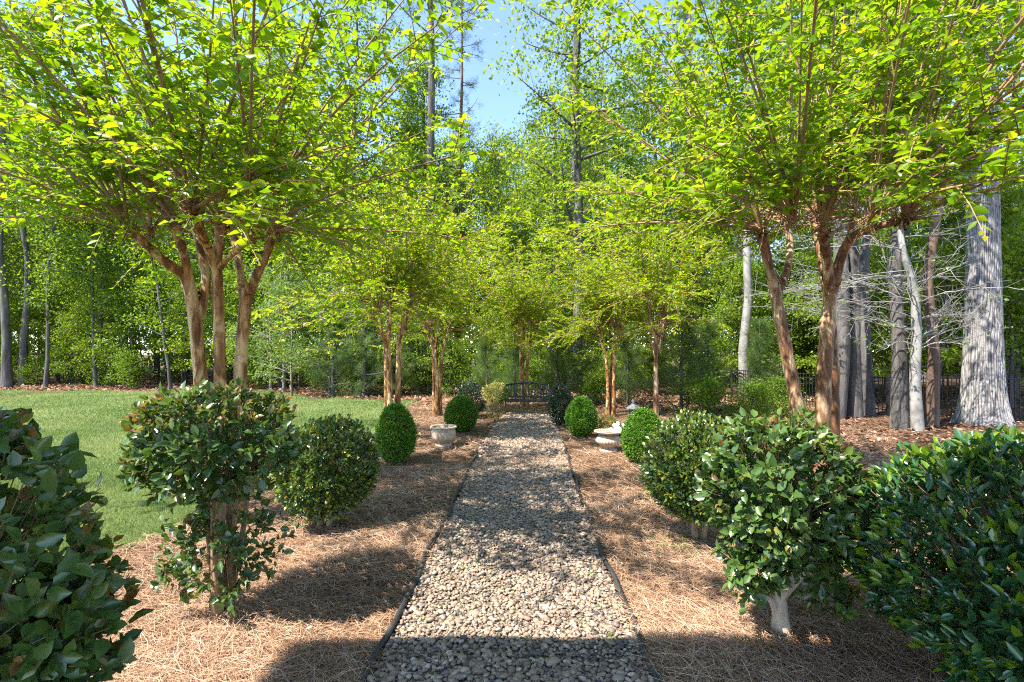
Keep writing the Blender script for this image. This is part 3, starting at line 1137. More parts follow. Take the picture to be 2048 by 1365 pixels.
# left: leggy camellia
d = 3.12
o = np.array([P(440, 1232, d)[0], d, 0])
r_ = thing('camellia_shrub', 'leggy camellia with bronze new tips and bare stems in front of the lawn', 'shrub', o)
L = Leaves()
p, nd = shrub_tips(620, (-.03, 0, 1.14), (.48, .46, .36), .16, 21, .22)
p2, nd2 = shrub_tips(90, (.12, -.02, .52), (.28, .28, .42), .3, 22, .3)
p4, nd4 = shrub_tips(45, (-.18, -.02, .42), (.17, .2, .26), .3, 23, .3)
pt = np.concatenate([p, p2, p4]); nt_ = unit(np.concatenate([nd, nd2, nd4]) + UP * .4)
top = pt[:, 2] > 1.25
rosettes(L, pt[~top], nt_[~top], 6, .060, .95, .46, .42, .12, .7)
rosettes(L, pt[top], nt_[top], 7, .056, .8, .6, .38, .6, .75)
sp = []
for q in range(8):
    a = rng.uniform(0, 6.28)
    rr0, rr1 = rng.uniform(.0, .05), rng.uniform(.12, .34)
    sp.append(([(rr0 * math.cos(a), rr0 * math.sin(a), -.04), (rr1 * .45 * math.cos(a), rr1 * .45 * math.sin(a), .4), (rr1 * .8 * math.cos(a + .2), rr1 * .8 * math.sin(a + .2), .85), (rr1 * 1.2 * math.cos(a + .2), rr1 * 1.2 * math.sin(a + .2), 1.25)], [.024, .018, .014, .007]))
stems(r_, M['stem'], sp)
twiglets(r_, pt, nt_, .10, .0032, M['stem'], np.array([0, 0, .8]))
put_leaves(r_, L, CAM8, M['camellia_leaf'], 300, o, rest=leaf_template(.66, .2, .16, 2))

# right: camellia on a pale trunk
d = 2.92
o = np.array([P(1562, 1272, d)[0], d, 0])
r_ = thing('camellia_shrub', 'glossy camellia on a thick pale trunk that forks low over the straw', 'shrub', o)
L = Leaves()
p, nd = shrub_tips(720, (-.02, .02, .86), (.43, .43, .46), .15, 31, .25)
p2, nd2 = shrub_tips(60, (-.22, -.05, .44), (.17, .2, .2), .3, 32, .3)
p4, nd4 = shrub_tips(80, (.24, 0, .42), (.20, .22, .25), .3, 33, .3)
pt = np.concatenate([p, p2, p4]); nt_ = unit(np.concatenate([nd, nd2, nd4]) + UP * .4)
top = pt[:, 2] > 1.12
rosettes(L, pt[~top], nt_[~top], 6, .063, .95, .48, .42, .10, .75)
rosettes(L, pt[top], nt_[top], 6, .060, .9, .6, .38, .22, .75)
sp = [([(.0, 0, -.05), (-.005, 0, .1), (-.02, .0, .26)], [.062, .045, .04])]
for a, r1, z1 in ((2.7, .30, .95), (3.6, .22, 1.0), (.2, .30, .9), (1.2, .2, 1.05), (4.9, .25, .95), (5.6, .3, .7), (2.1, .3, .75)):
    sp.append(([(-.02, 0, .20), (r1 * .4 * math.cos(a), r1 * .4 * math.sin(a), .40), (r1 * math.cos(a), r1 * math.sin(a), z1)], [.030, .018, .007]))
sp.append(([(-.01, 0, .1), (-.06, -.02, .2), (-.13, -.03, .27)], [.03, .02, .008]))
stems(r_, M['pale_stem'], sp, 10)
twiglets(r_, pt, nt_, .10, .0032, M['stem'], np.array([0, 0, .6]))
put_leaves(r_, L, CAM8, M['camellia_leaf'], 300, o, rest=leaf_template(.66, .2, .16, 2))

# right edge: dense laurel in shade
o = np.array([2.56, 2.32, 0])
r_ = thing('laurel_shrub', 'dense dark laurel in shade at the right frame edge, bluish glossy leaves', 'shrub', o)
L = Leaves()
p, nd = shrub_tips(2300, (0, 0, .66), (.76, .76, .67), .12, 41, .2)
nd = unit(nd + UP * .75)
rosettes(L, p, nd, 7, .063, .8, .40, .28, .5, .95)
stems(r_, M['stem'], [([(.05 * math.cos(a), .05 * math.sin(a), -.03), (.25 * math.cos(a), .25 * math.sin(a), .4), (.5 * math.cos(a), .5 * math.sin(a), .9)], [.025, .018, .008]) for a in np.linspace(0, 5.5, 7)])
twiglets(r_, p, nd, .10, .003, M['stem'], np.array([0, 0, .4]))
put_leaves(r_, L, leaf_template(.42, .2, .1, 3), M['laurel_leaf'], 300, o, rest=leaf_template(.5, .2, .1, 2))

# round osmanthus-like shrubs
d = 4.7
o = np.array([P(650, 1056, d)[0], d, 0])
r_ = thing('round_shrub', 'round clipped shrub with yellow green tips on two short stems beside the lawn', 'shrub', o)
L = Leaves()
p, nd = shrub_tips(2300, (.02, .02, .57), (.46, .46, .45), .07, 51, .2)
nd = unit(nd + UP * .5)
rosettes(L, p, nd, 6, .042, .85, .48, .35, .5, .95)
stems(r_, M['stem'], [([(-.05, 0, -.04), (-.045, 0, .15), (-.12, .02, .5)], [.034, .028, .015]), ([(.04, 0, -.04), (.05, 0, .15), (.14, -.02, .5)], [.032, .026, .015]), ([(0, .05, -.04), (.0, .08, .3), (0, .15, .5)], [.024, .02, .012])], 10)
twiglets(r_, p, nd, .12, .0025, M['stem'], np.array([0, 0, .4]))
put_leaves(r_, L, leaf_template(.6, .16, .1, 2), M['osmanthus_leaf'], 150, o, rest=leaf_template(.62, .16, .1, 1))

d = 4.35
o = np.array([P(1395, 1085, d)[0], d, 0])
r_ = thing('round_shrub', 'round dark shrub with olive tips tucked behind the camellia on a pale trunk', 'shrub', o)
L = Leaves()
p, nd = shrub_tips(2300, (0, .02, .64), (.44, .44, .46), .07, 61, .2)
nd = unit(nd + UP * .5)
rosettes(L, p, nd, 6, .042, .85, .45, .35, .42, .95)
stems(r_, M['stem'], [([(-.03, 0, -.04), (-.03, 0, .15), (-.12, .02, .5)], [.03, .026, .015]), ([(.05, 0, -.04), (.07, 0, .2), (.14, -.02, .5)], [.028, .024, .015])], 10)
twiglets(r_, p, nd, .12, .0025, M['stem'], np.array([0, 0, .4]))
put_leaves(r_, L, leaf_template(.6, .16, .1, 2), M['osmanthus_leaf'], 150, o, rest=leaf_template(.62, .16, .1, 1))


# boxwoods
def boxwood_proto(label):
    root = thing('boxwood', label, 'shrub', (0, 0, 0), 0, 'clipped boxwoods along the path')
    L = Leaves()
    p, nd = shrub_tips(5600, (0, 0, .48), (.34, .34, .47), .075, 71, .25)
    taper = 1 - .16 * np.clip((p[:, 2] - .45) / .45, -1, 1)
    p[:, 0] *= taper; p[:, 1] *= taper
    nd = unit(nd + UP * .3)
    rosettes(L, p, nd, 5, .026, .9, .45, .3, .3, 1.0)
    stems(root, M['stem'], [([(.03, 0, -.04), (.05, 0, .2), (.08, .02, .5)], [.02, .016, .01]), ([(-.03, .01, -.04), (-.05, 0, .2), (-.08, -.02, .5)], [.02, .016, .01])], 6)
    put_leaves(root, L, BOXLEAF, M['box_leaf'], 0)
    note_kids(root)
    return root


bx = boxwood_proto('tall egg shaped boxwood beside the round clipped shrub on the left')
bx.location = at_px(791, 7.45)
bx.scale = (.9, .9, .93)
copy_thing(bx, at_px(922, 10.5), 1.3, 1.02, 'rounded boxwood behind the left stone bowl planter', sz=.80)
copy_thing(bx, at_px(1163, 9.6), 2.5, .9, 'cone topped boxwood next to the dark shrub right of the bench', sz=.82)
copy_thing(bx, at_px(1288, 7.25), 4.0, .93, 'bright green boxwood behind the right pedestal urn', sz=.86)


# dark hollies by the bench
def holly(label, px, d, w, h, seed):
    o = np.array(at_px(px, d))
    root = thing('holly_shrub', label, 'shrub', o)
    L = Leaves()
    p, nd = shrub_tips(900, (0, 0, h * .52), (w / 2, w / 2, h * .5), .10, seed, .25)
    rosettes(L, p, unit(nd + UP * .3), 5, .046, .9, .45, .3, .15, 1.0)
    stems(root, M['stem'], [([(.02 * k, 0, -.03), (.04 * k, .02, h * .3), (.07 * k, 0, h * .7)], [.02, .015, .006]) for k in (-1, 0, 1)], 6)
    put_leaves(root, L, leaf_template(.5, .16, .1, 1), M['holly_leaf'], 0)


holly('dark nearly black evergreen shrub behind the rounded boxwood left of the bench', 944, 12.6, .78, .92, 81)
holly('dark upright evergreen shrub against the right end of the bench', 1120, 10.9, .56, .93, 82)

# golden variegated shrub
d = 11.8
o = np.array(at_px(992, d))
r_ = thing('variegated_shrub', 'cream and yellow variegated shrub with bare lower stems, left of the bench', 'shrub', o)
L = Leaves()
p, nd = shrub_tips(520, (.0, 0, .70), (.34, .32, .27), .14, 91, .3)
g_ = p[:, 0] + .4 * (.6 - p[:, 2]) > .1
rosettes(L, p[~g_], unit(nd[~g_] + UP * .4), 5, .045, .9, .72, .3)
rosettes(L, p[g_], unit(nd[g_] + UP * .4), 5, .045, .9, .15, .3)
p2, nd2 = shrub_tips(170, (.0, 0, .36), (.26, .26, .32), .2, 92, .3)
rosettes(L, p2, unit(nd2 + UP * .4), 4, .04, .9, .6, .3)
stems(r_, M['stem'], [([(.03 * math.cos(a), .03 * math.sin(a), -.03), (.12 * math.cos(a), .12 * math.sin(a), .35), (.25 * math.cos(a), .25 * math.sin(a), .75)], [.012, .009, .005]) for a in np.linspace(0, 5.7, 9)], 5)
twiglets(r_, p2, unit(nd2 + UP), .15, .003, M['stem'])
put_leaves(r_, L, leaf_template(.5, .1, .1, 1), M['golden_leaf'], 0)

# azalea and white hydrangea between the urn and the boxwoods
o = np.array(at_px(1214, 9.9))
r_ = thing('azalea', 'low azalea with red orange flowers behind the right urn', 'shrub', o)
L = Leaves()
p, nd = shrub_tips(420, (0, 0, .2), (.27, .24, .22), .14, 95, .25)
rosettes(L, p, unit(nd + UP * .5), 5, .04, .9, .45, .3)
put_leaves(r_, L, leaf_template(.4, .1, .1, 1), M['azalea_leaf'], 0)
L = Leaves()
k = rng.choice(len(p), 34, replace=False)
k = k[(p[k, 0] < .12)]
rosettes(L, p[k] + nd[k] * .015, nd[k], 5, .035, 1.2, .93, .2)
put_leaves(r_, L, leaf_template(.7, .1, .1, 1), M['azalea_leaf'], 0, name='blossom')

o = np.array(at_px(1244, 9.0))
r_ = thing('hydrangea', 'low plant with round white flower heads beside the right urn', 'flower', o)
L = Leaves()
p, nd = shrub_tips(150, (0, 0, .17), (.22, .2, .17), .12, 97, .25)
rosettes(L, p, unit(nd + UP * .4), 4, .06, .9, .5, .3)
put_leaves(r_, L, leaf_template(.6, .1, .1, 1), M['box_leaf'], 0)
V0, T0 = ico(2)
for q in range(17):
    u = rand_unit(1)[0]
    u[2] = abs(u[2]); u[1] = -abs(u[1])
    c = np.array([0, 0, .2]) + u * np.array([.22, .2, .16])
    R_ = rng.uniform(.034, .05)
    V = V0 * R_ * (1 + .18 * np.sin(V0 * 9 + q).sum(-1, keepdims=True) / 2)
    link('flower_head', mesh_np('flower_head', V + c, T0, M['petal'], np.full(len(V), rng.uniform()), False), r_)


# ------------------------------------------------------------------ urns, lantern, bench
def urn(label, px, d, prof, lobes, lobe_z, lobe_amp, rim, soil, name):
    root = thing(name, label, 'planter', at_px(px, d))
    z0, z1 = lobe_z
    mod = lambda z, th: lobe_amp * np.abs(np.sin(th * lobes / 2)) * np.clip((z - z0) / .03, 0, 1) * np.clip((z1 - z) / .03, 0, 1)
    link('bowl', lathe_mesh('bowl', prof, M['urn_stone'], 144, mod), root)
    link('rim', lathe_mesh('rim', rim, M['urn_stone'], 64), root)
    link('foot', lathe_mesh('foot', [(.001, 0), (.15, 0), (.15, .03), (.12, .045), (.10, .06), (.001, .06)], M['urn_stone'], 48), root)
    link('soil', lathe_mesh('soil', [(.001, soil + .012), (.1, soil + .006), (.20, soil)], M['urn_soil'], 40), root)
    return root


rim_r = [(.19, .315), (.225, .318), (.235, .325), (.238, .338), (.232, .350), (.205, .352), (.198, .340), (.195, .30)]
urn('stone bowl planter with bulging lobes and thick rim on the left of the path', 887, 8.85,
    [(.09, .055), (.12, .07), (.17, .105), (.198, .15), (.208, .20), (.206, .25), (.20, .29), (.205, .316), (.19, .316), (.185, .25)], 14, (.12, .27), .014, rim_r, .29, 'bowl_planter')
rim_w = [(.15, .30), (.20, .315), (.235, .328), (.243, .336), (.240, .346), (.225, .348), (.195, .338), (.185, .30)]
urn('stone pedestal urn with flared rim and scalloped belly on the right of the path', 1217, 8.35,
    [(.08, .055), (.085, .075), (.12, .095), (.18, .14), (.205, .18), (.205, .205), (.185, .235), (.168, .265), (.17, .29), (.185, .31), (.165, .31), (.16, .26)], 26, (.085, .215), .012, rim_w, .285, 'pedestal_urn')

root = thing('stone_lantern', 'small grey stone pagoda lantern between the boxwood and the red brown trunks', 'lantern', at_px(1267, 11.0), .5)
sq = lambda r: [(math.cos(a) * r, math.sin(a) * r) for a in np.linspace(math.pi / 4, math.pi / 4 + 2 * math.pi, 4, endpoint=False)]


def frustum(name, rings, mat, seg=6, rot=0):
    th = np.linspace(0, 2 * np.pi, seg, endpoint=False) + rot
    V = np.concatenate([np.stack([r * np.cos(th), r * np.sin(th), np.full(seg, z)], 1) for r, z in rings])
    n = len(rings)
    F = [[k * seg + j, k * seg + (j + 1) % seg, (k + 1) * seg + (j + 1) % seg, (k + 1) * seg + j] for k in range(n - 1) for j in range(seg)]
    me = bpy.data.meshes.new(name)
    me.from_pydata(V.tolist(), [], F + [list(range(seg))[::-1], list(range((n - 1) * seg, n * seg))])
    me.materials.append(mat)
    return me


Ls = M['lantern_stone']
link('base', frustum('base', [(.15, -.02), (.15, .05), (.12, .08)], Ls), root)
link('post', frustum('post', [(.075, .08), (.062, .16), (.062, .22), (.08, .25)], Ls, 12), root)
link('platform', frustum('platform', [(.08, .25), (.13, .28), (.135, .31), (.11, .315)], Ls), root)
for k in range(6):
    a = k * math.pi / 3
    link('pillar', box_mesh('pillar', [((math.cos(a) * .085, math.sin(a) * .085, .375), (.03, .03, .12), Matrix.Rotation(a, 3, 'Z'))], Ls), root)
link('roof', frustum('roof', [(.10, .43), (.19, .435), (.195, .452), (.13, .485), (.075, .525), (.045, .55)], Ls), root)
link('finial', lathe_mesh('finial', [(.001, .545), (.04, .55), (.032, .575), (.045, .60), (.035, .63), (.012, .665), (.001, .67)], Ls, 16), root)

BD = 13.0
bw = 1.16
bcx = (1056 - 1024) / 1000 * BD
root = thing('garden_bench', 'dark green slatted garden bench at the far end of the path', 'bench', (bcx, BD, float(gz(bcx, BD))))
bp, bi = M['bench_paint'], M['bench_metal']
tilt = Matrix.Rotation(-.16, 3, 'X')
for k in range(5):
    link('seat_slat', box_mesh('seat_slat', [((0, .03 + k * .085, .385 - .004 * k), (bw, .07, .022), None)], bp), root)
link('seat_rail', box_mesh('seat_rail', [((0, -.012, .355), (bw, .025, .05), None)], bi), root)
nsl = 14
for k in range(nsl):
    x = -bw / 2 + .06 + k * (bw - .12) / (nsl - 1)
    hgt = .30 + .055 * (1 - (2 * x / bw) ** 2)
    link('back_slat', box_mesh('back_slat', [((x, .47 + .05, .42 + hgt / 2), (.034, .016, hgt), tilt)], bp), root)
xx = np.linspace(-bw / 2, bw / 2, 15)
zz = .735 + .065 * (1 - (2 * xx / bw) ** 2)
tb = Tubes().add(np.stack([xx, np.full(15, .572), zz], 1), np.full(15, .024), 8)
link('top_rail', tb.mesh('top_rail', bp), root)
link('lower_rail', box_mesh('lower_rail', [((0, .48, .43), (bw, .02, .045), tilt)], bp), root)
for s_ in (-1, 1):
    x = s_ * bw / 2
    link('leg', Tubes().add(*smooth_path([(x, 0, 0), (x, .01, .2), (x, -.005, .38)], [.018, .016, .018]), 8).mesh('leg', bi), root)
    link('leg', Tubes().add(*smooth_path([(x, .48, 0), (x, .44, .25), (x, .47, .45), (x, .57, .76)], [.018, .016, .016, .016]), 8).mesh('leg', bi), root)
    link('armrest', Tubes().add(*smooth_path([(x, .52, .60), (x, .25, .615), (x, .03, .58), (x, -.01, .50), (x, 0, .37)], [.018] * 5), 8).mesh('armrest', bi), root)


# ------------------------------------------------------------------ pine cones and ribbon
def cone_mesh():
    L = Leaves()
    N = 60
    i = np.arange(N)
    z = .008 + i / N * .075
    r = .026 * np.sin(np.pi * (.15 + .8 * i / N))
    a = i * 2.4
    out_ = np.stack([np.cos(a), np.sin(a), 0 * a], 1)
    L.add(out_ * r[:, None] * .3 + UP * z[:, None], out_ + UP * .5, UP - out_ * .5, r * 1.2 + .006, .5)
    L.cat()
    return L.mesh('pine_cone', leaf_template(.8, .1, .05, 1), M['cone'])


cm = cone_mesh()
for (px, py, lab) in ((1668, 1212, 'brown pine cone nearest the trunk of the right camellia'), (1690, 1222, 'middle pine cone of three under the right camellia'), (1712, 1208, 'pine cone under the right camellia, next to the laurel')):
    d = CAM_H / (py - 705) * 1000
    c = P(px, py, d)
    q = link('pine_cone', cm, None, label=lab, category='pine cone', group='pine cones under the camellia')
    q.location = (c[0], c[1], float(gz(c[0], c[1])) + .05)
    q.rotation_euler = (1.45, 0, rng.uniform(0, 6))

a, b = P(1426, -30, 3.6), P(1434, 48, 3.6)
tt = np.linspace(0, 1, 9)[:, None]
mid = a * (1 - tt) + b * tt + np.array([.012, 0, 0]) * np.sin(tt * 5)
tw = np.stack([np.cos(tt[:, 0] * 1.2) * .010, np.sin(tt[:, 0] * 1.2) * .010, 0 * tt[:, 0]], 1)
V = np.concatenate([mid - tw, mid + tw])
i = np.arange(8)
ro = link('ribbon', mesh_np('ribbon', V, np.stack([i, i + 1, i + 10, i + 9], 1), M['ribbon']), None, label='thin white plastic ribbon hanging among the right hand crape leaves', category='ribbon')
sm = ro.modifiers.new('thickness', 'SOLIDIFY')
sm.thickness = .0015

# ------------------------------------------------------------------ iron fence on the right
fr = thing('iron_fence', 'black iron picket fence in front of the right hand wood', 'fence', (0, 0, 0))
pk = box_mesh('picket', [((0, 0, .5), (.016, .016, 1.02), None)], M['iron'])
ps = box_mesh('post', [((0, 0, .52), (.055, .055, 1.12), None)], M['iron'])
runs = [((8.0, 18.2), (9.6, 12.75)), ((9.6, 12.75), (14.2, 12.0))]
for A, B in runs:
    A, B = np.array(A), np.array(B)
    Ln = np.linalg.norm(B - A)
    dv = (B - A) / Ln
    ang = math.atan2(dv[1], dv[0])
    n = int(Ln / .105)
    for k in range(n):
        c = A + dv * (k + .5) * Ln / n
        q = link('picket', pk, fr)
        q.location = (c[0], c[1], float(gz(c[0], c[1])) + .04)
        q.rotation_euler = (0, 0, ang)
    npost = max(2, round(Ln / 2) + 1)
    for k in range(npost):
        if k == 0 and A[0] > 9:
            continue
        c = A + dv * Ln * k / (npost - 1)
        q = link('post', ps, fr)
        q.location = (c[0], c[1], float(gz(c[0], c[1])))
        q.rotation_euler = (0, 0, ang)
    for z in (.16, .86, .98):
        q = link('rail', box_mesh('rail', [((0, 0, 0), (Ln, .03, .026), None)], M['iron']), fr)
        q.location = (*((A + B) / 2), z + .02)
        q.rotation_euler = (0, 0, ang)


# ------------------------------------------------------------------ woodland trees
def limb_tree(h, r0, n_br, z_lo, br_len, n_leaf, leaf, cl_r, sides=8, lean=.02, droop=0.0, tint=.5, up=.55, mat='wood_leaf', bark='wood_bark', flat=1.0):
    """trunk with limbs, leaf clusters along the limbs; returns (trunk mesh, crown mesh)"""
    tb = Tubes()
    tt = np.linspace(0, 1, 10)
    wob = np.cumsum(rng.normal(0, .012 * h, (10, 2)), 0) * .5 + np.outer(tt, rng.normal(0, lean * h, 2))
    wob -= wob[0]
    tr = np.concatenate([wob, (tt * h - .1 * (tt == 0))[:, None]], 1)
    rad = r0 * (1 - .85 * tt) + .01
    rad[0] *= 1.25
    tb.add(tr, rad, sides)
    cl, cw = [], []
    for k in range(n_br):
        f = z_lo + (1 - z_lo) * ((k + rng.uniform(0, 1)) / n_br) ** .9
        f = min(f, .985)
        b = np.array([np.interp(f, tt, tr[:, i]) for i in range(3)])
        a = rng.uniform(0, 6.28)
        Ln = br_len * rng.uniform(.55, 1.2) * (1.05 - .6 * max(0, (f - z_lo) / (1 - z_lo)) ** 1.5)
        d0 = unit(np.array([math.cos(a), math.sin(a), up * rng.uniform(.3, 1.5)]))
        s_ = np.linspace(0, 1, 5)
        bend = rng.normal(0, .12, 3) - UP * droop
        pts = b + np.outer(s_, d0) * Ln + np.outer(s_ ** 2, bend) * Ln
        tb.add(pts, np.interp(f, tt, rad) * .38 * (1 - .85 * s_) + .006, 4)
        for q in range(5):
            s0 = rng.uniform(.3, 1)
            c = np.array([np.interp(s0, s_, pts[:, i]) for i in range(3)])
            c2 = c + unit(rng.normal(size=3) + d0 * .8) * Ln * rng.uniform(.12, .38)
            tb.batch([c], [(c + c2) / 2 + rng.normal(0, .03, 3)], [c2], [.012], [.004])
            cl.append(c2); cw.append(1)
            cl.append((c + c2) / 2); cw.append(.6)
    cl = np.array(cl)
    pick = rng.choice(len(cl), n_leaf, p=np.array(cw) / np.sum(cw))
    N = n_leaf
    csz = rng.uniform(.6, 1.3, len(cl)) * cl_r
    off = rng.normal(size=(N, 3)) * csz[pick][:, None] * np.array([1, 1, .6 * flat])
    L = Leaves()
    ctint = rng.normal(tint, .16, len(cl))
    dd = unit(rng.normal(size=(N, 3)) + np.array([0, 0, -.3]))
    nn = unit(UP * .9 + rng.normal(0, .55, (N, 3)))
    L.add(cl[pick] + off, dd, nn, leaf * rng.uniform(.6, 1.3, N), ctint[pick] + rng.normal(0, .12, N))
    L.cat()
    return tb.mesh('trunk', M[bark]), L.mesh('crown', QUAD, M[mat])


def needle_tree(h, r0, n_br, z_lo, br_len, tufts, per, nl, mat='pine_needle', bark='brown_bark', up=.3, tw=1.0, sparse=1.0):
    tb = Tubes()
    tt = np.linspace(0, 1, 10)
    wob = np.cumsum(rng.normal(0, .008 * h, (10, 2)), 0) * .4
    wob -= wob[0]
    tr = np.concatenate([wob, (tt * h - .1 * (tt == 0))[:, None]], 1)
    rad = r0 * (1 - .8 * tt) + .01
    rad[0] *= 1.2
    tb.add(tr, rad, 9)
    C, D = [], []
    for k in range(n_br):
        f = min(.99, z_lo + (1 - z_lo) * (k + rng.uniform(0, 1)) / n_br)
        b = np.array([np.interp(f, tt, tr[:, i]) for i in range(3)])
        a = rng.uniform(0, 6.28)
        Ln = br_len * rng.uniform(.6, 1.15) * (1.08 - .8 * (f - z_lo) / (1 - z_lo))
        d0 = unit(np.array([math.cos(a), math.sin(a), up * rng.uniform(-.4, 1.6)]))
        s_ = np.linspace(0, 1, 5)
        pts = b + np.outer(s_, d0) * Ln + np.outer(s_ ** 2, np.array([0, 0, .15]) + rng.normal(0, .1, 3)) * Ln
        tb.add(pts, (np.interp(f, tt, rad) * .3) * (1 - .85 * s_) + .005, 4)
        for q in range(tufts):
            s0 = rng.uniform(.25, 1.02)
            c = np.array([np.interp(min(s0, 1), s_, pts[:, i]) for i in range(3)])
            dr = unit(rng.normal(size=3) + d0 * .8 + UP * .3)
            c2 = c + dr * Ln * rng.uniform(.03, .28)
            tb.batch([c], [(c + c2) / 2], [c2], [.008], [.003])
            C.append(c2); D.append(dr)
    C, D = np.array(C), np.array(D)
    N = len(C) * per
    idx = np.repeat(np.arange(len(C)), per)
    L = Leaves()
    dd = unit(D[idx] * .7 + rng.normal(0, .8, (N, 3)) + UP * .1)
    ct = rng.normal(.5, .18, len(C))
    L.add(C[idx] + rng.normal(0, nl * .35, (N, 3)), dd, rand_unit(N), nl * rng.uniform(.7, 1.3, N), ct[idx] + rng.normal(0, .12, N))
    L.cat()
    V_ = NEEDLE[0].copy()
    V_[:, 0] *= tw
    return tb.mesh('trunk', M[bark]), L.mesh('crown', (V_, NEEDLE[1]), M[mat])


def tree(name, label, cat, meshes, loc=(0, 0, 0), group=None):
    root = thing(name, label, cat, loc, 0, group)
    link('trunk', meshes[0], root)
    link('crown', meshes[1], root, kind='stuff')
    note_kids(root)
    return root


def scatter(protos, spots, labels, group, smin, smax):
    label = labels
    for k, (x, y) in enumerate(spots):
        pr = protos[k % len(protos)]
        s_ = rng.uniform(smin, smax)
        if isinstance(labels, list):
            label = labels[k]
        loc = (x, y, float(gz(x, y)) - .02)
        rz = rng.uniform(0, 6.28)
        if not pr.get('_used'):
            pr['_used'] = 1
            pr.location = loc
            pr.rotation_euler = (0, 0, rz)
            pr.scale = (s_,) * 3
            pr['label'] = label
            pr['group'] = group
        else:
            copy_thing(pr, loc, rz, s_, label, group)


def spots_in(n, xlo, xhi, ylo, yhi, mind, wedge=1.12, extra=None):
    out_ = []
    tries = 0
    while len(out_) < n and tries < 6000:
        tries += 1
        y = rng.uniform(ylo, yhi); x = rng.uniform(xlo, xhi)
        if abs(x) > wedge * y + 1.5 or (extra and not extra(x, y)):
            continue
        if all((x - a) ** 2 + (y - b) ** 2 > mind ** 2 for a, b in out_):
            out_.append((x, y))
    return out_


tall = lambda: limb_tree(rng.uniform(16, 21), rng.uniform(.12, .19), 26, .22, 3.2, 8500, .15, .45, tint=.5)
slim = lambda: limb_tree(rng.uniform(10, 14), rng.uniform(.05, .085), 24, .24, 2.0, 5600, .13, .38, 6, .04, tint=.5)
sapl = lambda: limb_tree(rng.uniform(4, 6.5), rng.uniform(.03, .05), 22, .16, 1.5, 6000, .11, .26, 5, .05, .12, .6, .3, flat=.6)
pals = lambda: limb_tree(rng.uniform(4.5, 6.5), rng.uniform(.04, .06), 24, .12, 1.7, 4200, .10, .25, 5, .04, .05, .6, .35, 'pale_leaf', 'twig_grey', .7)
bush = lambda: limb_tree(rng.uniform(1.3, 2.0), .025, 22, .05, 1.0, 4200, .085, .22, 4, .05, .05, .45, .7)

tall_p = [tree('woodland_tree', 'x', 'tree', tall()) for _ in range(4)]
slim_p = [tree('slender_tree', 'x', 'tree', slim()) for _ in range(4)]
sap_p = [tree('sapling', 'x', 'tree', sapl()) for _ in range(4)]
pal_p = [tree('pale_sapling', 'x', 'tree', pals()) for _ in range(2)]
bush_p = [tree('woodland_bush', 'x', 'bush', bush()) for _ in range(4)]
pine_p = [tree('pine_tree', 'x', 'tree', needle_tree(rng.uniform(19, 24), rng.uniform(.16, .2), 46, .42, 2.6, 7, 46, .24, tw=1.6)) for _ in range(2)]
cedar_p = [tree('cedar', 'x', 'tree', needle_tree(rng.uniform(2.8, 3.4), .05, 60, .02, 1.05, 8, 26, .13, 'cedar_needle', 'wood_bark', .6, 1.6)) for _ in range(2)]
ypine_p = [tree('young_pine', 'x', 'tree', needle_tree(rng.uniform(3.0, 3.8), .05, 52, .03, 1.1, 8, 30, .2, 'cedar_needle', 'wood_bark', .7, .9)) for _ in range(2)]

left = lambda x, y: y > lawn_far(x) + 1.0
scatter(tall_p, spots_in(28, -48, -4, 23, 46, 2.6, extra=left), 'tall grey trunked woodland tree behind the lawn', 'tall trees of the wood behind the lawn', .85, 1.15)
scatter(slim_p, spots_in(90, -42, -3.5, 21.6, 42, .9, extra=left), 'slender young tree in the wood behind the lawn', 'slender trees of the wood behind the lawn', .8, 1.2)
scatter(sap_p, spots_in(26, -30, -4, 20.5, 30, 1.3, extra=left), 'leafy green sapling at the edge of the wood behind the lawn', 'saplings at the edge of the wood behind the lawn', .7, 1.1)
scatter(bush_p, spots_in(28, -28, -4, 20.3, 30, 1.0, extra=left), 'low green bush at the edge of the wood behind the lawn', 'bushes at the edge of the wood behind the lawn', .6, 1.15)
scatter(pal_p, [(x, y) for x, y in ((-8.2, 18.6), (-9.4, 20.6), (-6.9, 18.9), (-10.6, 22))], ['pale leaved sapling standing closest to the cedars, thin bare branches', 'pale leaved sapling behind the nearest pale sapling, left of the cedars', 'pale sapling just in front of the leftmost cedar', 'leftmost pale leaved sapling at the back edge of the lawn'], 'pale saplings left of the cedars', .85, 1.1)

back = lambda x, y: y > 17.5
scatter(tall_p, spots_in(30, -6, 12, 25, 50, 2.2, extra=back), 'tall woodland tree far behind the bench', 'tall trees of the wood behind the bench', .85, 1.1)
scatter(slim_p, spots_in(18, -4, 9, 21, 40, 1.4, extra=back), 'slender dark trunked tree behind the bench', 'slender trees of the wood behind the bench', .7, 1.05)
scatter(sap_p, spots_in(16, -4, 7, 18.2, 28, 1.3, extra=back), 'light green sapling behind the bench', 'saplings behind the bench', .6, .9)
scatter(bush_p, spots_in(18, -4, 7.5, 17.5, 26, 1.1, extra=back), 'low woodland bush behind the bench', 'bushes behind the bench', .6, 1.0)

right = lambda x, y: (y > 13.8 + max(0, 12 - x) * .9)
scatter(tall_p, spots_in(20, 8.5, 50, 15, 44, 2.6, extra=right), 'tall woodland tree behind the iron fence', 'tall trees of the wood behind the fence', .85, 1.1)
scatter(slim_p, spots_in(26, 8, 44, 14.5, 38, 1.4, extra=right), 'slender tree behind the iron fence', 'slender trees of the wood behind the fence', .7, 1.05)
scatter(sap_p, spots_in(38, 8, 30, 13.6, 24, 1.1, extra=right), 'leafy sapling in the wood behind the iron fence', 'saplings behind the fence', .75, 1.15)
scatter(bush_p, spots_in(10, 8, 30, 16, 28, 1.6, extra=right), 'low bush on the wood floor behind the iron fence', 'bushes behind the fence', .5, .9)

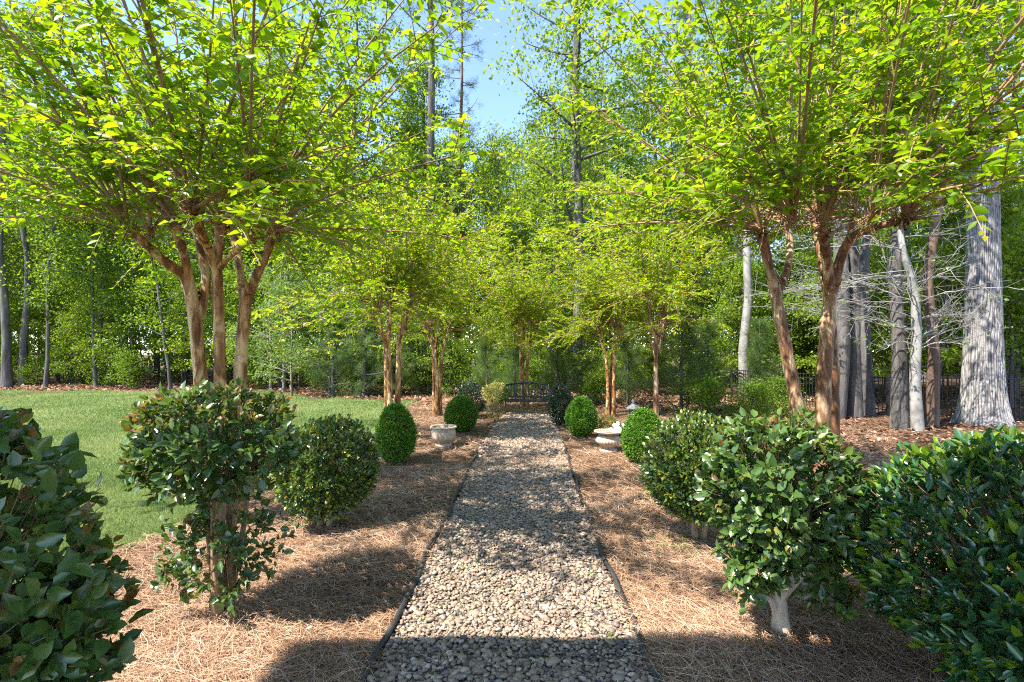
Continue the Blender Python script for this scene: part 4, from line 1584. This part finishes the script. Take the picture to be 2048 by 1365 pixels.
scatter(cedar_p, [(-6.6, 18.4), (-5.4, 18.2), (-4.5, 18.9), (-3.6, 19.4), (-5.9, 19.8)], ['leftmost front cedar where the lawn meets the wood', 'soft green cedar second from the left at the lawn edge', 'cedar in the middle of the row behind the lawn', 'rightmost cedar, seen behind the golden crape trunks', 'cedar half hidden behind the two left cedars'], 'cedars where the lawn meets the wood', .85, 1.1)
scatter(ypine_p, [(4.6, 13.6), (5.6, 14.2), (3.6, 15.6), (6.6, 13.4), (.1, 17.3), (1.5, 17.0), (-.9, 17.8), (2.3, 16.6)], ['feathery young pine just right of the red brown forked crape trunk', 'feathery young pine farther back between its two nearer neighbours', 'feathery young pine behind the stone lantern', 'rightmost feathery young pine, next to the iron fence', 'soft young pine directly behind the bench back', 'soft young pine behind the right end of the bench', 'soft young pine behind the cream variegated shrub', 'soft young pine behind the dark shrub at the right bench end'], 'young pines beyond the path', .62, .95)
scatter(bush_p, [(5.6, 11.6), (6.6, 12.4), (7.2, 14.0), (4.6, 12.2), (2.6, 15.8)], ['low yellow green bush just left of the leaning red brown trunk', 'low bush showing right behind the leaning red brown trunk', 'low bush in front of the left end of the iron fence', 'small bush in front of the feathery young pines', 'small bush far behind the boxwood at the right bench end'], 'bushes between the young pines and the fence', .45, .7)
scatter(pine_p, [(-14, 30), (-22, 29), (4, 31), (9.5, 27), (-7, 33)], ['tall pine in the wood just right of the nearest left crape myrtle trunks', 'tall pine in the wood behind the left side of the leggy camellia', 'tall pine far behind the large tulip tree', 'tall pine above the young pines on the right', 'tall pine far behind the cedars at the lawn edge'], 'pines of the wood', .9, 1.1)

# single trees that the photograph shows clearly
o = tree('pine_tree', 'straight pine with pale bare trunk left of the gap of sky', 'tree', needle_tree(25, .27, 34, .66, 2.6, 8, 46, .26, tw=1.5, bark='wood_bark'), at_px(866, 23.5))
o = tree('pine_tree', 'thin crooked pine with sparse dark branches against the blue sky gap', 'tree', needle_tree(21, .17, 40, .42, 2.4, 5, 30, .24, tw=1.4), at_px(921, 27))
o = tree('tulip_tree', 'large leafy tree right of the sky gap with dark upper trunk', 'tree', limb_tree(22, .30, 40, .26, 3.6, 13000, .17, .55, 10, .005, 0, .7, .4), at_px(1148, 21.5))
for px, d, hh, rr, lab in ((1709, 12.4, 16, .155, 'dark straight trunk on the left of the pair behind the bare twigs'), (1737, 13.2, 16, .135, 'dark trunk on the right of the pair behind the bare twigs'),
                           (1799, 10.7, 15, .14, 'grey leaning trunk just left of the pale bare beech'), (1862, 11.2, 15, .11, 'thin red brown trunk between the beech and the huge oak'),
                           (1668, 12.3, 16, .19, 'pale flared trunk just right of the nearest right crape myrtle'), (1490, 18, 16, .17, 'pale grey trunk behind the feathery young pines'),
                           (14, 23, 19, .17, 'thick dark trunk at the left frame edge behind the lawn'), (47, 25, 19, .16, 'second thick dark trunk from the left frame edge behind the lawn')):
    bark = {'1668': 'wood_bark', '1490': 'beech_bark', '1862': 'brown_bark', '1799': 'wood_bark'}.get(str(px), 'wood_bark')
    tree('woodland_tree', lab, 'tree', limb_tree(hh, rr, 18, .42, 2.6, 6000, .15, .4, 10, .006, bark=bark), at_px(px, d))

# oak with ridged bark
od = 11.6
root = thing('oak_tree', 'huge pale oak trunk with deeply ridged bark at the right', 'tree', at_px(1966, od))
nz, nth = 260, 200
zz = np.concatenate([np.linspace(-.1, 3.5, 170), np.linspace(3.55, 17, 90)])
th = np.linspace(0, 2 * np.pi, nth, endpoint=False)
Z, TH = np.meshgrid(zz, th, indexing='ij')
R = .37 - .015 * Z + .13 * np.exp(-np.maximum(Z, 0) * 2.4) * (1 + .25 * np.sin(TH * 5 + 1)) + .055 * np.exp(-np.maximum(Z, 0) / 1.4)
R = np.maximum(R, .05)
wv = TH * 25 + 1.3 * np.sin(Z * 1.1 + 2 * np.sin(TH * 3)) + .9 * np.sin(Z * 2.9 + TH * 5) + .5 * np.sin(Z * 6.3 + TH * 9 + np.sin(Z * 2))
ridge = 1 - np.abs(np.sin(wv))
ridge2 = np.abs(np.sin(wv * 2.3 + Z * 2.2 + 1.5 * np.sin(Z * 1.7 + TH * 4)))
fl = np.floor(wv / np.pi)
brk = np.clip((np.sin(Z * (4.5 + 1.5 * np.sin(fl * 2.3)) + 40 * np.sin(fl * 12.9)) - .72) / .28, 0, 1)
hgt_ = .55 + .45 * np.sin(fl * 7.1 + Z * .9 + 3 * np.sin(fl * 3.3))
R = R - (.034 * ridge ** 1.6 + .014 * brk) * (.5 + .6 * hgt_) - .012 * ridge2 + .004 * np.sin(Z * 13 + 3 * np.sin(TH * 11))
V = np.stack([R * np.cos(TH), R * np.sin(TH), Z], -1).reshape(-1, 3)
i = np.arange(nz - 1)[:, None] * nth
j = np.arange(nth)[None]
F = np.stack([i + j, i + (j + 1) % nth, i + nth + (j + 1) % nth, i + nth + j], -1).reshape(-1, 4)
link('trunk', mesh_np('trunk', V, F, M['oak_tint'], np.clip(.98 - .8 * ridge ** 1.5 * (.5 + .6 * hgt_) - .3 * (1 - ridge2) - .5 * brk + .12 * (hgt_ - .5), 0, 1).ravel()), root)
_, cr = limb_tree(17, .3, 34, .42, 3.6, 13000, .17, .5, tint=.6)
link('crown', cr, root, kind='stuff')

# beech sapling with pale bare twigs
bd = 10.4
root = thing('beech_tree', 'slim pale beech with long bare white twigs reaching left', 'tree', at_px(1833, bd))
base = np.array(root.location)
tb = Tubes()
w, r = smooth_path([P(*q) - base for q in ((1836, 868, bd), (1830, 760, bd), (1833, 660, bd), (1826, 570, bd), (1806, 500, bd), (1800, 430, bd + .1), (1812, 300, bd + .2))], [.12, .10, .09, .08, .06, .045, .02], 5)
tb.add(w, r, 12)
link('trunk', tb.mesh('trunk', M['beech_bark']), root)
tbt = Tubes()
L = Leaves()
for k in range(46):
    f = rng.uniform(.26, .95)
    b = w[int(f * (len(w) - 1))]
    leftward = k < 32
    az = rng.normal(math.pi, .62) if leftward else rng.normal(0, .7)
    Ln = rng.uniform(1.5, 3.9) if leftward else rng.uniform(.7, 1.9)
    d0 = unit(np.array([math.cos(az), math.sin(az), rng.uniform(-.1, .75)]))
    s_ = np.linspace(0, 1, 14)
    wig = np.cumsum(np.cumsum(rng.normal(0, .011, (14, 3)), 0), 0) * .35 + rng.normal(0, .006, (14, 3))
    wig[0] = 0
    pts = b + np.outer(s_, d0) * Ln + np.outer(s_ ** 2, np.array([0, 0, -.55 * max(d0[2], .1)])) * Ln + wig * Ln
    r_b = .012 * (1 - .85 * s_) + .003
    link('branch', Tubes().add(pts, r_b, 5).mesh('branch', M['beech_bark']), root)
    for q in range(13):
        s0 = rng.uniform(.2, 1)
        c = np.array([np.interp(s0, s_, pts[:, i]) for i in range(3)])
        dr = unit(d0 * .8 + rng.normal(0, .6, 3) * np.array([1, 1, .8]))
        l2 = rng.uniform(.15, .8)
        c2 = c + dr * l2
        c1 = (c + c2) / 2 + rng.normal(0, .03, 3)
        tbt.batch([c], [c1], [c2], [.0055], [.002])
        for z_ in range(2):
            c3 = c1 + unit(dr + rng.normal(0, .6, 3)) * rng.uniform(.1, .4)
            tbt.batch([c1], [(c1 + c3) / 2], [c3], [.0035], [.0015])
            if rng.uniform() < .10:
                n = 5
                L.add(np.repeat([c3], n, 0) + rng.normal(0, .05, (n, 3)), rng.normal(size=(n, 3)), UP + rng.normal(0, .4, (n, 3)), rng.uniform(.04, .08, n), rng.uniform(.6, 1, n))
link('twigs', tbt.mesh('twigs', M['beech_bark']), root, kind='stuff')
L.cat()
link('foliage', L.mesh('foliage', QUAD, M['pale_leaf']), root, kind='stuff')

# far woods that close the view (one mass)
N = 60000
a = rng.uniform(-1.0, 1.0, N) * math.radians(56)
dd = rng.uniform(46, 64, N)
hz = np.abs(rng.normal(0, 5.5, N)) + .2
lump = np.sin(a * 31) * np.sin(dd * .8 + a * 17) + .4 * np.sin(hz * 1.3 + a * 55)
k = lump > -.5
L = Leaves()
p = np.stack([np.sin(a) * dd, np.cos(a) * dd, hz], 1)[k]
n = len(p)
L.add(p, rand_unit(n), unit(UP * .6 + rng.normal(0, .7, (n, 3))), rng.uniform(.25, .6, n), rng.normal(.45, .22, n))
L.cat()
link('distant_woods', L.mesh('distant_woods', QUAD, M['wood_leaf']), kind='stuff', label='far green wood closing the view behind the trunks', category='woods')


for o in bpy.data.objects:
    if '_used' in o:
        del o['_used']
